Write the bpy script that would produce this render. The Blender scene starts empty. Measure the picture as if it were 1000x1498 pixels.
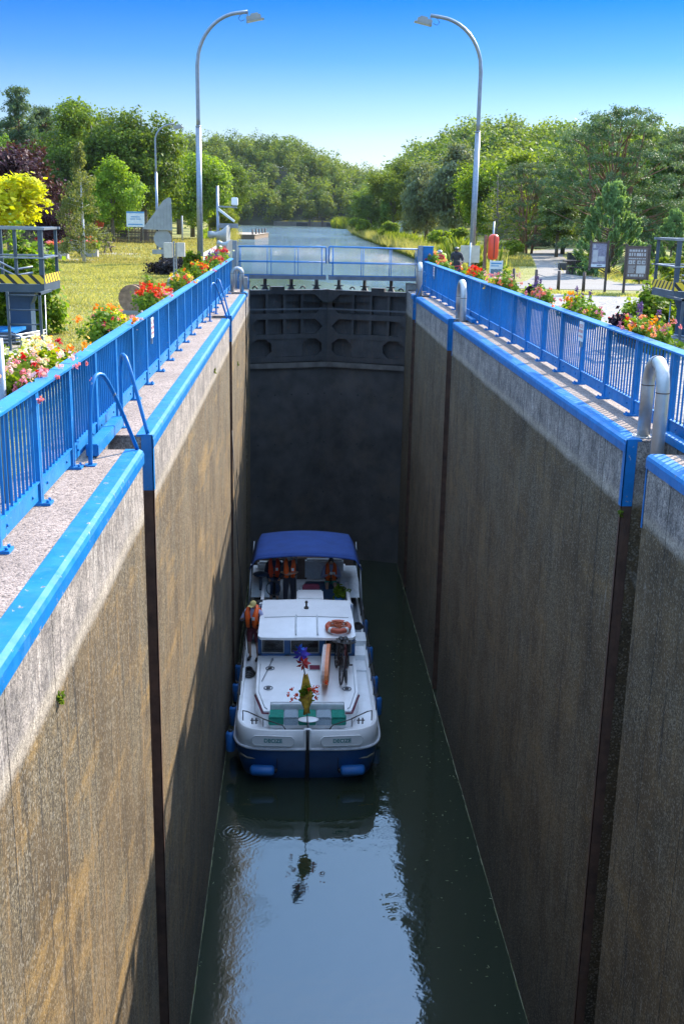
import bpy, bmesh, math, random
import numpy as np
from mathutils import Vector, Matrix
R = math.radians
PI = math.pi
SC = bpy.context.scene
COL = SC.collection

# ------------------------------------------------------------------ camera
cam_d = bpy.data.cameras.new('camera')
cam = bpy.data.objects.new('camera', cam_d)
COL.objects.link(cam)
pitch, yaw, roll, f_px = 0.26763967, 0.0449908, 0.01917794, 1575.33
F = Vector((math.sin(yaw)*math.cos(pitch), math.cos(yaw)*math.cos(pitch), -math.sin(pitch)))
Rt = Vector((math.cos(yaw), -math.sin(yaw), 0)); Up = Rt.cross(F)
R2 = Rt*math.cos(roll) + Up*math.sin(roll); U2 = Up*math.cos(roll) - Rt*math.sin(roll)
mw = Matrix((R2, U2, -F)).transposed().to_4x4(); mw.translation = Vector((-1.2059, 0, 2.6751))
cam.matrix_world = mw
cam_d.sensor_fit = 'HORIZONTAL'; cam_d.sensor_width = 36; cam_d.lens = 36*f_px/1000
cam_d.clip_start = 0.1; cam_d.clip_end = 3000
SC.camera = cam

# ------------------------------------------------------------------ sky and sun
SUN_EL, SUN_AZ = R(32.7), R(41)          # azimuth from +Y (up the canal) towards +X
w = bpy.data.worlds.new("World"); SC.world = w; w.use_nodes = True
nt = w.node_tree; bg = nt.nodes['Background']
sky = nt.nodes.new('ShaderNodeTexSky'); sky.sky_type = 'NISHITA'; sky.sun_disc = False
sky.sun_elevation = SUN_EL; sky.sun_rotation = SUN_AZ
sky.air_density = 1.0; sky.dust_density = 0.3; sky.ozone_density = 3.0; sky.altitude = 300
# sky tint: pale at the horizon, deep azure ten degrees up, brightness added overhead to lift the boat
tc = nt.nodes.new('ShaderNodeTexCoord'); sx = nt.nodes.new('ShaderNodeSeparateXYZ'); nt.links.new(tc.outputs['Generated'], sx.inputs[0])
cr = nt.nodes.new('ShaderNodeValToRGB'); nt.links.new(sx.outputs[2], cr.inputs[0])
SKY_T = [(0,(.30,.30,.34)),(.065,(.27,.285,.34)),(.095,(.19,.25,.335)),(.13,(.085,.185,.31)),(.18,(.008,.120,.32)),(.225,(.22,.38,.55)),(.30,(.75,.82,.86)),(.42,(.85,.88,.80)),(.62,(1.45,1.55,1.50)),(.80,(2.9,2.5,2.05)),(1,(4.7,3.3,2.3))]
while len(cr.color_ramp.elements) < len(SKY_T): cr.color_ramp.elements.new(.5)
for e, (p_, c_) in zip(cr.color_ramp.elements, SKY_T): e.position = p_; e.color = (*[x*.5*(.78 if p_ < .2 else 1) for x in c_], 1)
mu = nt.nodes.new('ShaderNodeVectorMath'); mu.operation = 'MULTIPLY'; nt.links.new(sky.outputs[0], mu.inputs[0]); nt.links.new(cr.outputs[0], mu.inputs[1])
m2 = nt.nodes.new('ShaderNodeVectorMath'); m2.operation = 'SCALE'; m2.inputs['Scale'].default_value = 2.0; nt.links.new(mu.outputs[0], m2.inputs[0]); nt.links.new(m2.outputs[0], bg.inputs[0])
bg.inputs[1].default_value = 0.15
sun_d = bpy.data.lights.new('sun', 'SUN'); sun = bpy.data.objects.new('sun', sun_d); COL.objects.link(sun)
sun_d.energy = 3.0; sun_d.angle = R(0.53); sun_d.color = (1.0, 0.90, 0.76)
sdir = Vector((math.sin(SUN_AZ)*math.cos(SUN_EL), math.cos(SUN_AZ)*math.cos(SUN_EL), math.sin(SUN_EL)))
sun.rotation_euler = sdir.to_track_quat('Z', 'Y').to_euler()
vs = SC.view_settings; vs.view_transform = 'Standard'; vs.look = 'None'; vs.exposure = 1.95; vs.gamma = 1.0
SC.cycles.max_bounces = 8; SC.cycles.diffuse_bounces = 4; SC.cycles.glossy_bounces = 4
SC.cycles.transmission_bounces = 6; SC.cycles.transparent_max_bounces = 8
SC.cycles.use_denoising = True
SC.cycles.caustics_reflective = False; SC.cycles.caustics_refractive = False

# ------------------------------------------------------------------ helpers
def tag(o, label=None, cat=None, group=None, kind=None):
    if label: o['label'] = label
    if cat: o['category'] = cat
    if group: o['group'] = group
    if kind: o['kind'] = kind
    return o
def empty(name, loc=(0,0,0), rz=0, label=None, cat=None, group=None):
    o = bpy.data.objects.new(name, None); COL.objects.link(o); o.location = loc; o.rotation_euler = (0,0,rz)
    o.empty_display_size = .2
    return tag(o, label, cat, group)
def copy_tree(o, parent=None):
    c = o.copy(); COL.objects.link(c)
    if parent is not None: c.parent = parent
    for ch in list(o.children): copy_tree(ch, c)
    return c

def frame_of(d):
    d = Vector(d).normalized(); a = Vector((0,0,1)) if abs(d.z) < .95 else Vector((1,0,0))
    u = d.cross(a).normalized(); return u, d.cross(u).normalized()

class MB:
    """collects shapes, builds ONE mesh object"""
    def __init__(s): s.v = []; s.f = []; s.sm = []
    def add(s, vs_, fs, smooth=False):
        n = len(s.v); s.v += [tuple(v) for v in vs_]; s.f += [tuple(i+n for i in f) for f in fs]; s.sm += [smooth]*len(fs); return s
    def box(s, x0, x1, y0, y1, z0, z1, bev=0.0, M=None):
        if bev <= 0:
            v = [Vector((x,y,z)) for z in (z0,z1) for y in (y0,y1) for x in (x0,x1)]
            f = [(0,2,3,1),(4,5,7,6),(0,1,5,4),(1,3,7,5),(3,2,6,7),(2,0,4,6)]
        else:
            bm = bmesh.new(); bmesh.ops.create_cube(bm, size=1)
            for q in bm.verts: q.co = Vector(((x0+x1)/2+q.co.x*(x1-x0), (y0+y1)/2+q.co.y*(y1-y0), (z0+z1)/2+q.co.z*(z1-z0)))
            bmesh.ops.bevel(bm, geom=bm.edges[:], offset=bev, segments=2, affect='EDGES')
            bm.verts.index_update(); v = [q.co.copy() for q in bm.verts]; f = [tuple(q.index for q in fc.verts) for fc in bm.faces]; bm.free()
        if M is not None: v = [M @ q for q in v]
        return s.add(v, f)
    def beam(s, p0, p1, w_, h_, up=(0,0,1)):
        p0 = Vector(p0); p1 = Vector(p1); d = (p1-p0).normalized(); up = Vector(up)
        if abs(d.dot(up)) > .98: up = Vector((0,1,0))
        sd = d.cross(up).normalized(); up = sd.cross(d)
        v = [p+sd*a*w_/2+up*b*h_/2 for p in (p0,p1) for a,b in ((-1,-1),(1,-1),(1,1),(-1,1))]
        return s.add(v, [(0,1,2,3),(7,6,5,4),(0,4,5,1),(1,5,6,2),(2,6,7,3),(3,7,4,0)])
    def tube(s, pts, r, n=8, closed=False, caps=True):
        pts = [Vector(p) for p in pts]; m = len(pts)
        rs = r if isinstance(r, (list, tuple)) else [r]*m
        rings = []; u = None
        for i, p in enumerate(pts):
            a = pts[(i-1) % m] if (closed or i > 0) else p; b = pts[(i+1) % m] if (closed or i < m-1) else p
            d = (b-a).normalized()
            if u is None: u, v_ = frame_of(d)
            else:
                u = (u - d*u.dot(d)).normalized(); v_ = d.cross(u)
            rings.append([p + (u*math.cos(2*PI*k/n)+v_*math.sin(2*PI*k/n))*rs[i] for k in range(n)])
        vv = [q for rg in rings for q in rg]; f = []
        for i in range(m if closed else m-1):
            j = (i+1) % m
            for k in range(n): f.append((i*n+k, i*n+(k+1) % n, j*n+(k+1) % n, j*n+k))
        s.add(vv, f, True)
        if caps and not closed:
            n0 = len(s.v)-len(vv)
            s.f.append(tuple(n0+k for k in reversed(range(n)))); s.f.append(tuple(n0+(m-1)*n+k for k in range(n))); s.sm += [False, False]
        return s
    def cyl(s, p0, p1, r0, r1=None, n=16): return s.tube([p0, p1], [r0, r0 if r1 is None else r1], n)
    def prism(s, poly, axis, a0, a1):
        """poly: 2D points; axis 'x': (y,z), 'y': (x,z), 'z': (x,y)"""
        def P(p, a): return {'x': (a,p[0],p[1]), 'y': (p[0],a,p[1]), 'z': (p[0],p[1],a)}[axis]
        n = len(poly); v = [P(p,a0) for p in poly]+[P(p,a1) for p in poly]
        return s.add(v, [tuple(range(n)), tuple(reversed(range(n,2*n)))]+[(i, i+n, (i+1)%n+n, (i+1)%n) for i in range(n)])
    def sphere(s, c, rx, ry=None, rz=None, n=12, m=8, M=None):
        ry = rx if ry is None else ry; rz = rx if rz is None else rz; v = []; f = []
        for i in range(m+1):
            t = PI*i/m
            for k in range(n):
                q = Vector((rx*math.sin(t)*math.cos(2*PI*k/n), ry*math.sin(t)*math.sin(2*PI*k/n), rz*math.cos(t)))
                if M is not None: q = M @ q
                v.append(q+Vector(c))
        for i in range(m):
            for k in range(n): f.append((i*n+k, (i+1)*n+k, (i+1)*n+(k+1)%n, i*n+(k+1)%n))
        return s.add(v, f, True)
    def build(s, name, mat, parent=None, **kw):
        me = bpy.data.meshes.new(name); me.from_pydata(s.v, [], s.f)
        me.polygons.foreach_set('use_smooth', s.sm); me.materials.append(mat); me.validate(); 
        bm = bmesh.new(); bm.from_mesh(me); bmesh.ops.recalc_face_normals(bm, faces=bm.faces[:]); bm.to_mesh(me); bm.free()
        o = bpy.data.objects.new(name, me); COL.objects.link(o)
        if parent is not None: o.parent = parent
        if kw: tag(o, **kw)
        return o

def np_mesh(name, V, mat, parent=None, nper=4, link=True, **kw):
    """V (N*nper,3): N separate faces of nper corners"""
    V = np.asarray(V, dtype=np.float32).reshape(-1, 3); n = len(V)//nper
    me = bpy.data.meshes.new(name); me.vertices.add(n*nper); me.vertices.foreach_set('co', V.ravel())
    me.loops.add(n*nper); me.loops.foreach_set('vertex_index', np.arange(n*nper, dtype=np.int32))
    me.polygons.add(n); me.polygons.foreach_set('loop_start', np.arange(0, n*nper, nper, dtype=np.int32))
    me.polygons.foreach_set('loop_total', np.full(n, nper, dtype=np.int32))
    me.materials.append(mat); me.update(calc_edges=True)
    if not link: return me
    o = bpy.data.objects.new(name, me); COL.objects.link(o)
    if parent is not None: o.parent = parent
    if kw: tag(o, **kw)
    return o

def arc(c, r, a0, a1, n, u, v):
    c = Vector(c); u = Vector(u); v = Vector(v)
    return [c+u*r*math.cos(a0+(a1-a0)*i/n)+v*r*math.sin(a0+(a1-a0)*i/n) for i in range(n+1)]

# ------------------------------------------------------------------ materials
def nm(name):
    m = bpy.data.materials.new(name); m.use_nodes = True; t = m.node_tree; return m, t, t.nodes['Principled BSDF']
def N(t, typ, **kw):
    n = t.nodes.new(typ)
    for k, v in kw.items():
        if isinstance(k, str) and k.startswith('i_'): n.inputs[k[2:]].default_value = v
        else: setattr(n, k, v)
    return n
def math_n(t, op, a, b=None, c=None, clamp=False):
    n = t.nodes.new('ShaderNodeMath'); n.operation = op; n.use_clamp = clamp
    for i, x in enumerate((a, b, c)):
        if x is None: continue
        if hasattr(x, 'links'): t.links.new(x, n.inputs[i])
        else: n.inputs[i].default_value = x
    return n.outputs[0]
def mixc(t, fac, a, b, blend='MIX'):
    n = t.nodes.new('ShaderNodeMix'); n.data_type = 'RGBA'; n.blend_type = blend
    for k, x in ((0, fac), (6, a), (7, b)):
        if hasattr(x, 'links'): t.links.new(x, n.inputs[k])
        elif k == 0: n.inputs[0].default_value = x
        else: n.inputs[k].default_value = (*x[:3], 1)
    return n.outputs[2]
def noise(t, vec, scale, detail=3, rough=.55):
    n = t.nodes.new('ShaderNodeTexNoise'); n.inputs['Scale'].default_value = scale; n.inputs['Detail'].default_value = detail; n.inputs['Roughness'].default_value = rough
    if vec is not None: t.links.new(vec, n.inputs['Vector'])
    return n.outputs['Fac']
def mapr(t, x, a, b, c=0., d=1.):
    n = t.nodes.new('ShaderNodeMapRange'); n.inputs[1].default_value = a; n.inputs[2].default_value = b; n.inputs[3].default_value = c; n.inputs[4].default_value = d
    t.links.new(x, n.inputs[0]); return n.outputs[0]
def mapping(t, vec, scale=(1,1,1), rot=(0,0,0), loc=(0,0,0)):
    n = t.nodes.new('ShaderNodeMapping'); n.inputs['Scale'].default_value = scale; n.inputs['Rotation'].default_value = rot; n.inputs['Location'].default_value = loc
    t.links.new(vec, n.inputs['Vector']); return n.outputs[0]
def bump(t, h, strength, dist, bsdf):
    n = t.nodes.new('ShaderNodeBump'); n.inputs['Strength'].default_value = strength; n.inputs['Distance'].default_value = dist
    t.links.new(h, n.inputs['Height']); t.links.new(n.outputs[0], bsdf.inputs['Normal'])
def coord(t, which='Object'): return t.nodes.new('ShaderNodeTexCoord').outputs[which]
_mc = {}
def mat(name, col, rough=.5, metal=0, var=.12, scale=6, bmp=0, bscale=60, dirt=None, dirtamt=.3, spec=.5):
    if name in _mc: return _mc[name]
    m, t, b = nm(name); c = coord(t)
    f = noise(t, c, scale, 4)
    f = mapr(t, f, .3, .7)
    lo = tuple(x*(1-var) for x in col); hi = tuple(min(1, x*(1+var)) for x in col)
    out = mixc(t, f, lo, hi)
    if dirt:
        d = mapr(t, noise(t, c, scale*.45, 6, .7), .5, .72, 0, dirtamt); out = mixc(t, d, out, dirt)
    t.links.new(out, b.inputs['Base Color']); b.inputs['Roughness'].default_value = rough; b.inputs['Metallic'].default_value = metal
    b.inputs['Specular IOR Level'].default_value = spec
    if bmp: bump(t, noise(t, c, bscale, 3), bmp, .01, b)
    _mc[name] = m; return m
def leaf_mat(name, a, b_, trans=.45, rough=.55):
    if name in _mc: return _mc[name]
    m, t, b = nm(name)
    g = t.nodes.new('ShaderNodeNewGeometry'); o = t.nodes.new('ShaderNodeObjectInfo')
    c0 = mixc(t, g.outputs['Random Per Island'], a, b_)
    h = t.nodes.new('ShaderNodeHueSaturation'); t.links.new(c0, h.inputs['Color'])
    t.links.new(mapr(t, o.outputs['Random'], 0, 1, .485, .515), h.inputs['Hue']); t.links.new(mapr(t, o.outputs['Random'], 0, 1, .8, 1.2), h.inputs['Value'])
    nz = noise(t, coord(t), .35, 2); c1 = mixc(t, mapr(t, nz, .35, .65, 0, .45), h.outputs[0], tuple(x*.6 for x in a))
    t.links.new(c1, b.inputs['Base Color']); b.inputs['Roughness'].default_value = rough; b.inputs['Specular IOR Level'].default_value = .12
    tr = t.nodes.new('ShaderNodeBsdfTranslucent'); c2 = mixc(t, 1.0, c1, (1.25, 1.15, .45), 'MULTIPLY'); t.links.new(c2, tr.inputs['Color'])
    mx = t.nodes.new('ShaderNodeMixShader'); mx.inputs[0].default_value = trans
    t.links.new(b.outputs[0], mx.inputs[1]); t.links.new(tr.outputs[0], mx.inputs[2])
    t.links.new(mx.outputs[0], t.nodes['Material Output'].inputs['Surface'])
    _mc[name] = m; return m

def worn_paint(name, col, rough, chips, scale):
    m, t, b = nm(name); c = coord(t)
    out = mixc(t, mapr(t, noise(t, c, 3, 5, .7), .3, .7), tuple(x*.82 for x in col), tuple(min(1, x*1.15+.004) for x in col))
    out = mixc(t, mapr(t, noise(t, c, 1.7, 6, .75), .56, .72, 0, .35), out, (.10,.24,.40))      # chalky fading
    out = mixc(t, mapr(t, noise(t, mapping(t, c, (1,1,.5)), 7, 5, .75), .62, .70, 0, .35), out, (.03,.06,.10))   # grime
    n = noise(t, c, scale, 4, .65); out = mixc(t, mapr(t, n, chips, chips+.02), out, (.30,.34,.36)); out = mixc(t, mapr(t, n, chips+.035, chips+.05), out, (.13,.06,.03))
    t.links.new(out, b.inputs['Base Color']); b.inputs['Specular IOR Level'].default_value = .35
    t.links.new(mapr(t, noise(t, c, 5, 4, .7), .3, .7, rough*.8, rough*1.5), b.inputs['Roughness'])
    bump(t, n, .25, .006, b); return m
BLUE = worn_paint('blue_paint', (.003,.165,.44), .42, .69, 16)
BLUE_D = worn_paint('blue_coping_paint', (.003,.155,.42), .36, .655, 11)
GALV = mat('galvanised_steel', (.27,.30,.34), .42, .75, .15, 9, .08, 40, (.25,.24,.22), .4)
STAIN = mat('stainless_pipe', (.50,.49,.47), .46, .7, .15, 4, .15, 25, (.25,.20,.15), .5)
GSTEEL = mat('grey_blue_steel', (.05,.075,.10), .45, .1, .15, 4, .1, 40, (.2,.2,.2), .2)
def gate_mat():
    m, t, b = nm('gate_dark_steel'); c = coord(t)
    o = mixc(t, mapr(t, noise(t, c, 2.2, 6, .7), .3, .7), (.026,.025,.025), (.060,.058,.056))
    o = mixc(t, mapr(t, noise(t, mapping(t, c, (1,1,.16)), 6, 5, .7), .55, .68, 0, .6), o, (.105,.075,.05))
    o = mixc(t, mapr(t, noise(t, mapping(t, c, (1,1,.12)), 11, 5, .7), .60, .68, 0, .5), o, (.13,.12,.11))
    o = mixc(t, mapr(t, noise(t, c, 5, 6, .75), .60, .66, 0, .7), o, (.12,.06,.03))
    t.links.new(o, b.inputs['Base Color']); t.links.new(mapr(t, noise(t, c, 3, 4), .3, .7, .35, .8), b.inputs['Roughness']); bump(t, noise(t, c, 18, 5, .7), .5, .01, b); return m
DSTEEL = gate_mat()
RUST = mat('rusty_steel', (.085,.045,.03), .75, .1, .35, 5, .4, 40, (.16,.08,.04), .5)
WHITE = mat('white_gelcoat', (.86,.86,.86), .3, 0, .04, 3, 0, 60, (.5,.5,.48), .12)
WHITE_D = mat('white_deck', (.76,.77,.78), .6, 0, .06, 3, .2, 200, (.4,.4,.38), .2)
GLASS = None
def make_glass():
    m, t, b = nm('window_glass'); b.inputs['Base Color'].default_value = (.02,.025,.03,1); b.inputs['Roughness'].default_value = .05
    b.inputs['Transmission Weight'].default_value = .7; b.inputs['Alpha'].default_value = .55; return m
GLASS = make_glass()
BLACK = mat('black_rubber', (.018,.018,.02), .55, 0, .2)
CONC = mat('concrete', (.36,.33,.29), .9, 0, .2, 3, .4, 60, (.2,.18,.15), .5)
WOOD = mat('weathered_wood', (.20,.14,.095), .8, 0, .3, 8, .4, 50)
DWOOD = mat('dark_brown_wood', (.085,.06,.05), .75, 0, .25, 8, .3, 50)
CREAM = mat('cream_plastic', (.55,.50,.40), .5)
SIGNBACK = mat('grey_sign_back', (.33,.34,.33), .5, .4, .12, 3)
# ------------------------------------------------------------------ special materials
WZ = -11.098            # water level in the chamber
UZ = -0.55              # water level of the upper pool
def wall_mat():
    m, t, b = nm('lock_wall_concrete'); c = coord(t)
    sp = t.nodes.new('ShaderNodeSeparateXYZ'); t.links.new(c, sp.inputs[0]); Y, Z = sp.outputs[1], sp.outputs[2]
    n1 = noise(t, mapping(t, c, (1,1.0,.5)), 1.1, 5, .6)
    zz = math_n(t, 'ADD', Z, math_n(t, 'MULTIPLY', math_n(t, 'SUBTRACT', n1, .5), .12))
    low = mapr(t, zz, -.79, -.89)
    # upper clean band
    v1 = t.nodes.new('ShaderNodeTexVoronoi'); v1.inputs['Scale'].default_value = 85; t.links.new(c, v1.inputs['Vector'])
    sv = t.nodes.new('ShaderNodeSeparateColor'); t.links.new(v1.outputs['Color'], sv.inputs[0]); rnd = sv.outputs[0]
    up = mixc(t, mapr(t, noise(t, c, 2.2, 6, .7), .35, .65), (.20,.175,.155), (.54,.46,.39))
    up = mixc(t, mapr(t, rnd, .72, .80, 0, .7), up, (.15,.135,.125))
    up = mixc(t, mapr(t, noise(t, mapping(t, c, (1,6,.6)), 1.2, 5, .7), .56, .68, 0, .65), up, (.62,.57,.50))
    up = mixc(t, mapr(t, noise(t, mapping(t, c, (1,3,1)), 4, 5, .7), .50, .62, 0, .75), up, (.12,.105,.10))
    # lower exposed aggregate with algae
    lo = mixc(t, mapr(t, noise(t, mapping(t, c, (1,.7,.5)), 1.4, 6, .65), .36, .64), (.065,.043,.020), (.175,.122,.062))
    v2 = t.nodes.new('ShaderNodeTexVoronoi'); v2.inputs['Scale'].default_value = 70; t.links.new(c, v2.inputs['Vector'])
    s2 = t.nodes.new('ShaderNodeSeparateColor'); t.links.new(v2.outputs['Color'], s2.inputs[0])
    patch = mapr(t, noise(t, mapping(t, c, (1,.55,.35), (0.5,0,0)), 1.7, 4, .6), .48, .60)
    peb = mixc(t, s2.outputs[0], (.025,.02,.014), (.25,.20,.12))
    lo = mixc(t, mapr(t, patch, 0, 1, .12, .80), lo, peb)
    # ochre tidemarks: long, nearly level streaks and vertical runs
    oc = math_n(t, 'MULTIPLY', mapr(t, noise(t, mapping(t, c, (1,.30,1.9), (.07,0,0)), 1.0, 7, .68), .51, .64), mapr(t, noise(t, c, .6, 5, .7), .40, .54))
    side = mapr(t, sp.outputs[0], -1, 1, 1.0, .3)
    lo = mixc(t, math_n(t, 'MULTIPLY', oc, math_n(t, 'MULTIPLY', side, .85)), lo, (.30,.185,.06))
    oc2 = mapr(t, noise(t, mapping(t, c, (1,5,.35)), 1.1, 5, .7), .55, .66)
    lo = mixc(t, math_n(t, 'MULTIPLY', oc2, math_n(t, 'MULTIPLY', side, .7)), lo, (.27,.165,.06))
    dk = mapr(t, noise(t, mapping(t, c, (1,5,.40)), 1.3, 6, .72), .55, .66)
    lo = mixc(t, math_n(t, 'MULTIPLY', dk, .8), lo, (.028,.024,.020))
    wt = mapr(t, noise(t, mapping(t, c, (1,9,.8), (0,0,0), (0,4,0)), 1.3, 5, .7), .62, .70)
    lo = mixc(t, math_n(t, 'MULTIPLY', wt, .45), lo, (.45,.42,.36))
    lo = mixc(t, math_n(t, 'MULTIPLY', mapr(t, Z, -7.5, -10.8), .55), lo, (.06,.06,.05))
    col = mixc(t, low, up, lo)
    # whitish scum line just at the tide mark
    tide = math_n(t, 'MULTIPLY', mapr(t, zz, -.66, -.76), mapr(t, zz, -.90, -.78)); col = mixc(t, math_n(t, 'MULTIPLY', tide, .5), col, (.50,.42,.30))
    # formwork joints every 1.33 m
    yw = math_n(t, 'ADD', Y, math_n(t, 'MULTIPLY', math_n(t, 'SUBTRACT', noise(t, mapping(t, c, (1,0.01,1)), 1.2, 4), .5), .05))
    md = math_n(t, 'ABSOLUTE', math_n(t, 'SUBTRACT', math_n(t, 'FRACT', math_n(t, 'MULTIPLY', math_n(t, 'SUBTRACT', yw, 7.56), .75)), .5))
    jw = mapr(t, noise(t, c, 3, 3), .3, .7, .004, .013)
    seam = math_n(t, 'GREATER_THAN', md, math_n(t, 'SUBTRACT', .5, jw))
    col = mixc(t, math_n(t, 'MULTIPLY', seam, .85), col, (.02,.018,.015))
    t.links.new(col, b.inputs['Base Color']); b.inputs['Roughness'].default_value = .88; b.inputs['Specular IOR Level'].default_value = .3
    v3 = t.nodes.new('ShaderNodeTexVoronoi'); v3.inputs['Scale'].default_value = 48; t.links.new(c, v3.inputs['Vector']); s3 = t.nodes.new('ShaderNodeSeparateColor'); t.links.new(v3.outputs['Color'], s3.inputs[0])
    col = mixc(t, mapr(t, s3.outputs[0], .0, 1, .50, .0), col, (.012,.01,.008)); col = mixc(t, mapr(t, s3.outputs[1], .80, .9, 0, .22), col, (.50,.45,.36))
    t.links.new(col, b.inputs['Base Color'])
    h = math_n(t, 'ADD', math_n(t, 'MULTIPLY', v2.outputs['Distance'], -1.0), math_n(t, 'MULTIPLY', noise(t, c, 9, 5, .7), 1.2))
    h = math_n(t, 'ADD', h, math_n(t, 'MULTIPLY', seam, -1.5))
    bump(t, h, .5, .006, b)
    return m
WALL = wall_mat()
def pebble_mat(name, c1, c2, c3, scale=45, patch=.5, bd=.01):
    m, t, b = nm(name); c = coord(t)
    v = t.nodes.new('ShaderNodeTexVoronoi'); v.inputs['Scale'].default_value = scale; t.links.new(c, v.inputs['Vector'])
    s = t.nodes.new('ShaderNodeSeparateColor'); t.links.new(v.outputs['Color'], s.inputs[0])
    col = mixc(t, mapr(t, s.outputs[0], .1, .9), c1, c2)
    col = mixc(t, mapr(t, s.outputs[1], .86, .92), col, c3)
    col = mixc(t, mapr(t, noise(t, c, .9, 6, .7), .4, .65, 0, patch), col, tuple(x*.62 for x in c1))
    t.links.new(col, b.inputs['Base Color']); b.inputs['Roughness'].default_value = .9
    bump(t, math_n(t, 'MULTIPLY', v.outputs['Distance'], -1), .7, bd, b); return m
WALK = pebble_mat('pebble_walkway', (.20,.15,.125), (.42,.33,.28), (.09,.07,.06), 60, .5, .008)
GRAVEL = pebble_mat('grey_gravel', (.15,.14,.13), (.34,.315,.29), (.10,.10,.11), 16, .35, .03)
ASPH = pebble_mat('pale_asphalt', (.15,.135,.12), (.22,.20,.175), (.16,.15,.15), 40, .3, .006)
def grass_mat():
    m, t, b = nm('grass_ground'); c = coord(t)
    a = mixc(t, mapr(t, noise(t, c, .35, 6, .7), .38, .62), (.20,.23,.045), (.38,.33,.12))
    a = mixc(t, mapr(t, noise(t, c, 2.3, 6, .75), .42, .66, 0, .75), a, (.45,.37,.18))
    a = mixc(t, mapr(t, noise(t, c, 14, 4, .7), .4, .6, 0, .6), a, (.08,.12,.02))
    t.links.new(a, b.inputs['Base Color']); b.inputs['Roughness'].default_value = .95; b.inputs['Specular IOR Level'].default_value = .15
    bump(t, noise(t, c, 30, 4, .8), .9, .05, b); return m
GRASSM = grass_mat()
def water_mat(name, base, kind):
    m, t, b = nm(name); c = coord(t)
    b.inputs['Base Color'].default_value = (*base, 1); b.inputs['Roughness'].default_value = .015 if kind == 'low' else .06
    b.inputs['IOR'].default_value = 1.85 if kind == 'low' else 1.8
    if kind == 'low':
        h = math_n(t, 'MULTIPLY', noise(t, c, 1.6, 3, .5), .6)
        sp = t.nodes.new('ShaderNodeSeparateXYZ'); t.links.new(c, sp.inputs[0])
        edge = mapr(t, math_n(t, 'ABSOLUTE', sp.outputs[0]), .7, 2.6)
        h2 = math_n(t, 'MULTIPLY', noise(t, mapping(t, c, (1.6,1,1)), 9, 4, .6), math_n(t, 'MULTIPLY', edge, .16))
        h = math_n(t, 'ADD', h, h2)
        # rings spreading from the wall ahead of the bow
        dx = math_n(t, 'SUBTRACT', sp.outputs[0], -2.55); dy = math_n(t, 'SUBTRACT', sp.outputs[1], 22.15)
        dist = math_n(t, 'SQRT', math_n(t, 'ADD', math_n(t, 'MULTIPLY', dx, dx), math_n(t, 'MULTIPLY', dy, dy)))
        ring = math_n(t, 'MULTIPLY', math_n(t, 'SINE', math_n(t, 'MULTIPLY', math_n(t, 'ADD', dist, math_n(t, 'MULTIPLY', noise(t, c, 2.5, 3), .14)), 58)), mapr(t, dist, .95, .1, 0, .065))
        h = math_n(t, 'ADD', h, ring)
        bump(t, h, .3, .05, b)
    else:
        sp = t.nodes.new('ShaderNodeSeparateXYZ'); t.links.new(c, sp.inputs[0])
        far = mapr(t, math_n(t, 'ADD', sp.outputs[1], math_n(t, 'MULTIPLY', sp.outputs[0], 1.6)), 56, 92)
        h = math_n(t, 'MULTIPLY', noise(t, mapping(t, c, (.7,.8,1)), 1.3, 8, .75), mapr(t, far, 0, 1, .025, 1))
        wind = mapr(t, noise(t, mapping(t, c, (.10,.035,1)), 1.0, 5, .6), .38, .62, .02, .16)
        t.links.new(math_n(t, 'ADD', math_n(t, 'MULTIPLY', wind, far), .012), b.inputs['Roughness'])
        bump(t, h, 1.0, .30, b)
    return m
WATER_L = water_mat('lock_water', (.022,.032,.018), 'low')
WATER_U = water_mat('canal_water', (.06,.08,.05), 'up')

# ------------------------------------------------------------------ ground, water
def lerp(x, xs, ys):
    return float(np.interp(x, xs, ys))
def lb(y): return lerp(y, [42.4,44,51,98,178,250,345,375,400], [-4.1,-4.1,-6.4,-7.4,-11.5,-17,-26,-30,-30])
def rb(y): return lerp(y, [42.4,44,52,85,164,216,300,375,400], [4.1,4.1,7.2,8.1,8.6,9.2,13,20,20])
def sst(x, a, b):
    u = min(1, max(0, (x-a)/(b-a))); return u*u*(3-2*u)
def gz(x, y):
    z = 12.5*sst(-x, 16+.03*max(0,y-200), 48)*sst(y, 170, 290)
    z = max(z, 21*sst(y, 373, 432)*(1-.55*sst(x, -10, 30)))
    z = max(z, 13.0*sst(x, 14+.03*max(0,y-200), 36+.02*max(0,y-200))*sst(y, 160, 260))
    return z
def strip(name, bound, sgn, y0, y1, offs, label=None, bank=True):
    ys = sorted(set([y0, y1] + [y for y in list(np.arange(-30, 44, 6))+list(np.arange(44, 60, 2))+list(np.arange(60, 120, 5))+list(np.arange(120, 520, 12)) if y0 < y < y1]))
    mb = MB(); v = []; 
    for y in ys:
        b0 = bound(y)
        for i, o in enumerate(offs):
            x = b0+sgn*o; z = gz(x, y)
            if bank and i == 0 and y > 44: z = UZ-.5
            v.append((x, y, z))
    n = len(offs); f = []
    for j in range(len(ys)-1):
        for i in range(n-1): f.append((j*n+i, j*n+i+1, (j+1)*n+i+1, (j+1)*n+i))
    mb.add(v, f, True); return mb.build(name, GRASSM, kind='structure')
OFF = [0,.9,1.6,2.5,4,6,8,11,15,19,23,27,32,38,45,55,70,90,120,170,240]
strip('ground', lb, -1, -30, 380, OFF)
strip('ground', rb, 1, -30, 380, OFF)
mb = MB(); v = []; f = []
xs = list(np.linspace(-290, 290, 59)); ys = list(np.linspace(374, 760, 30))
for y in ys:
    for x in xs: v.append((x, y, gz(x, y)-.02 if y > 376 else UZ-.3))
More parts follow.
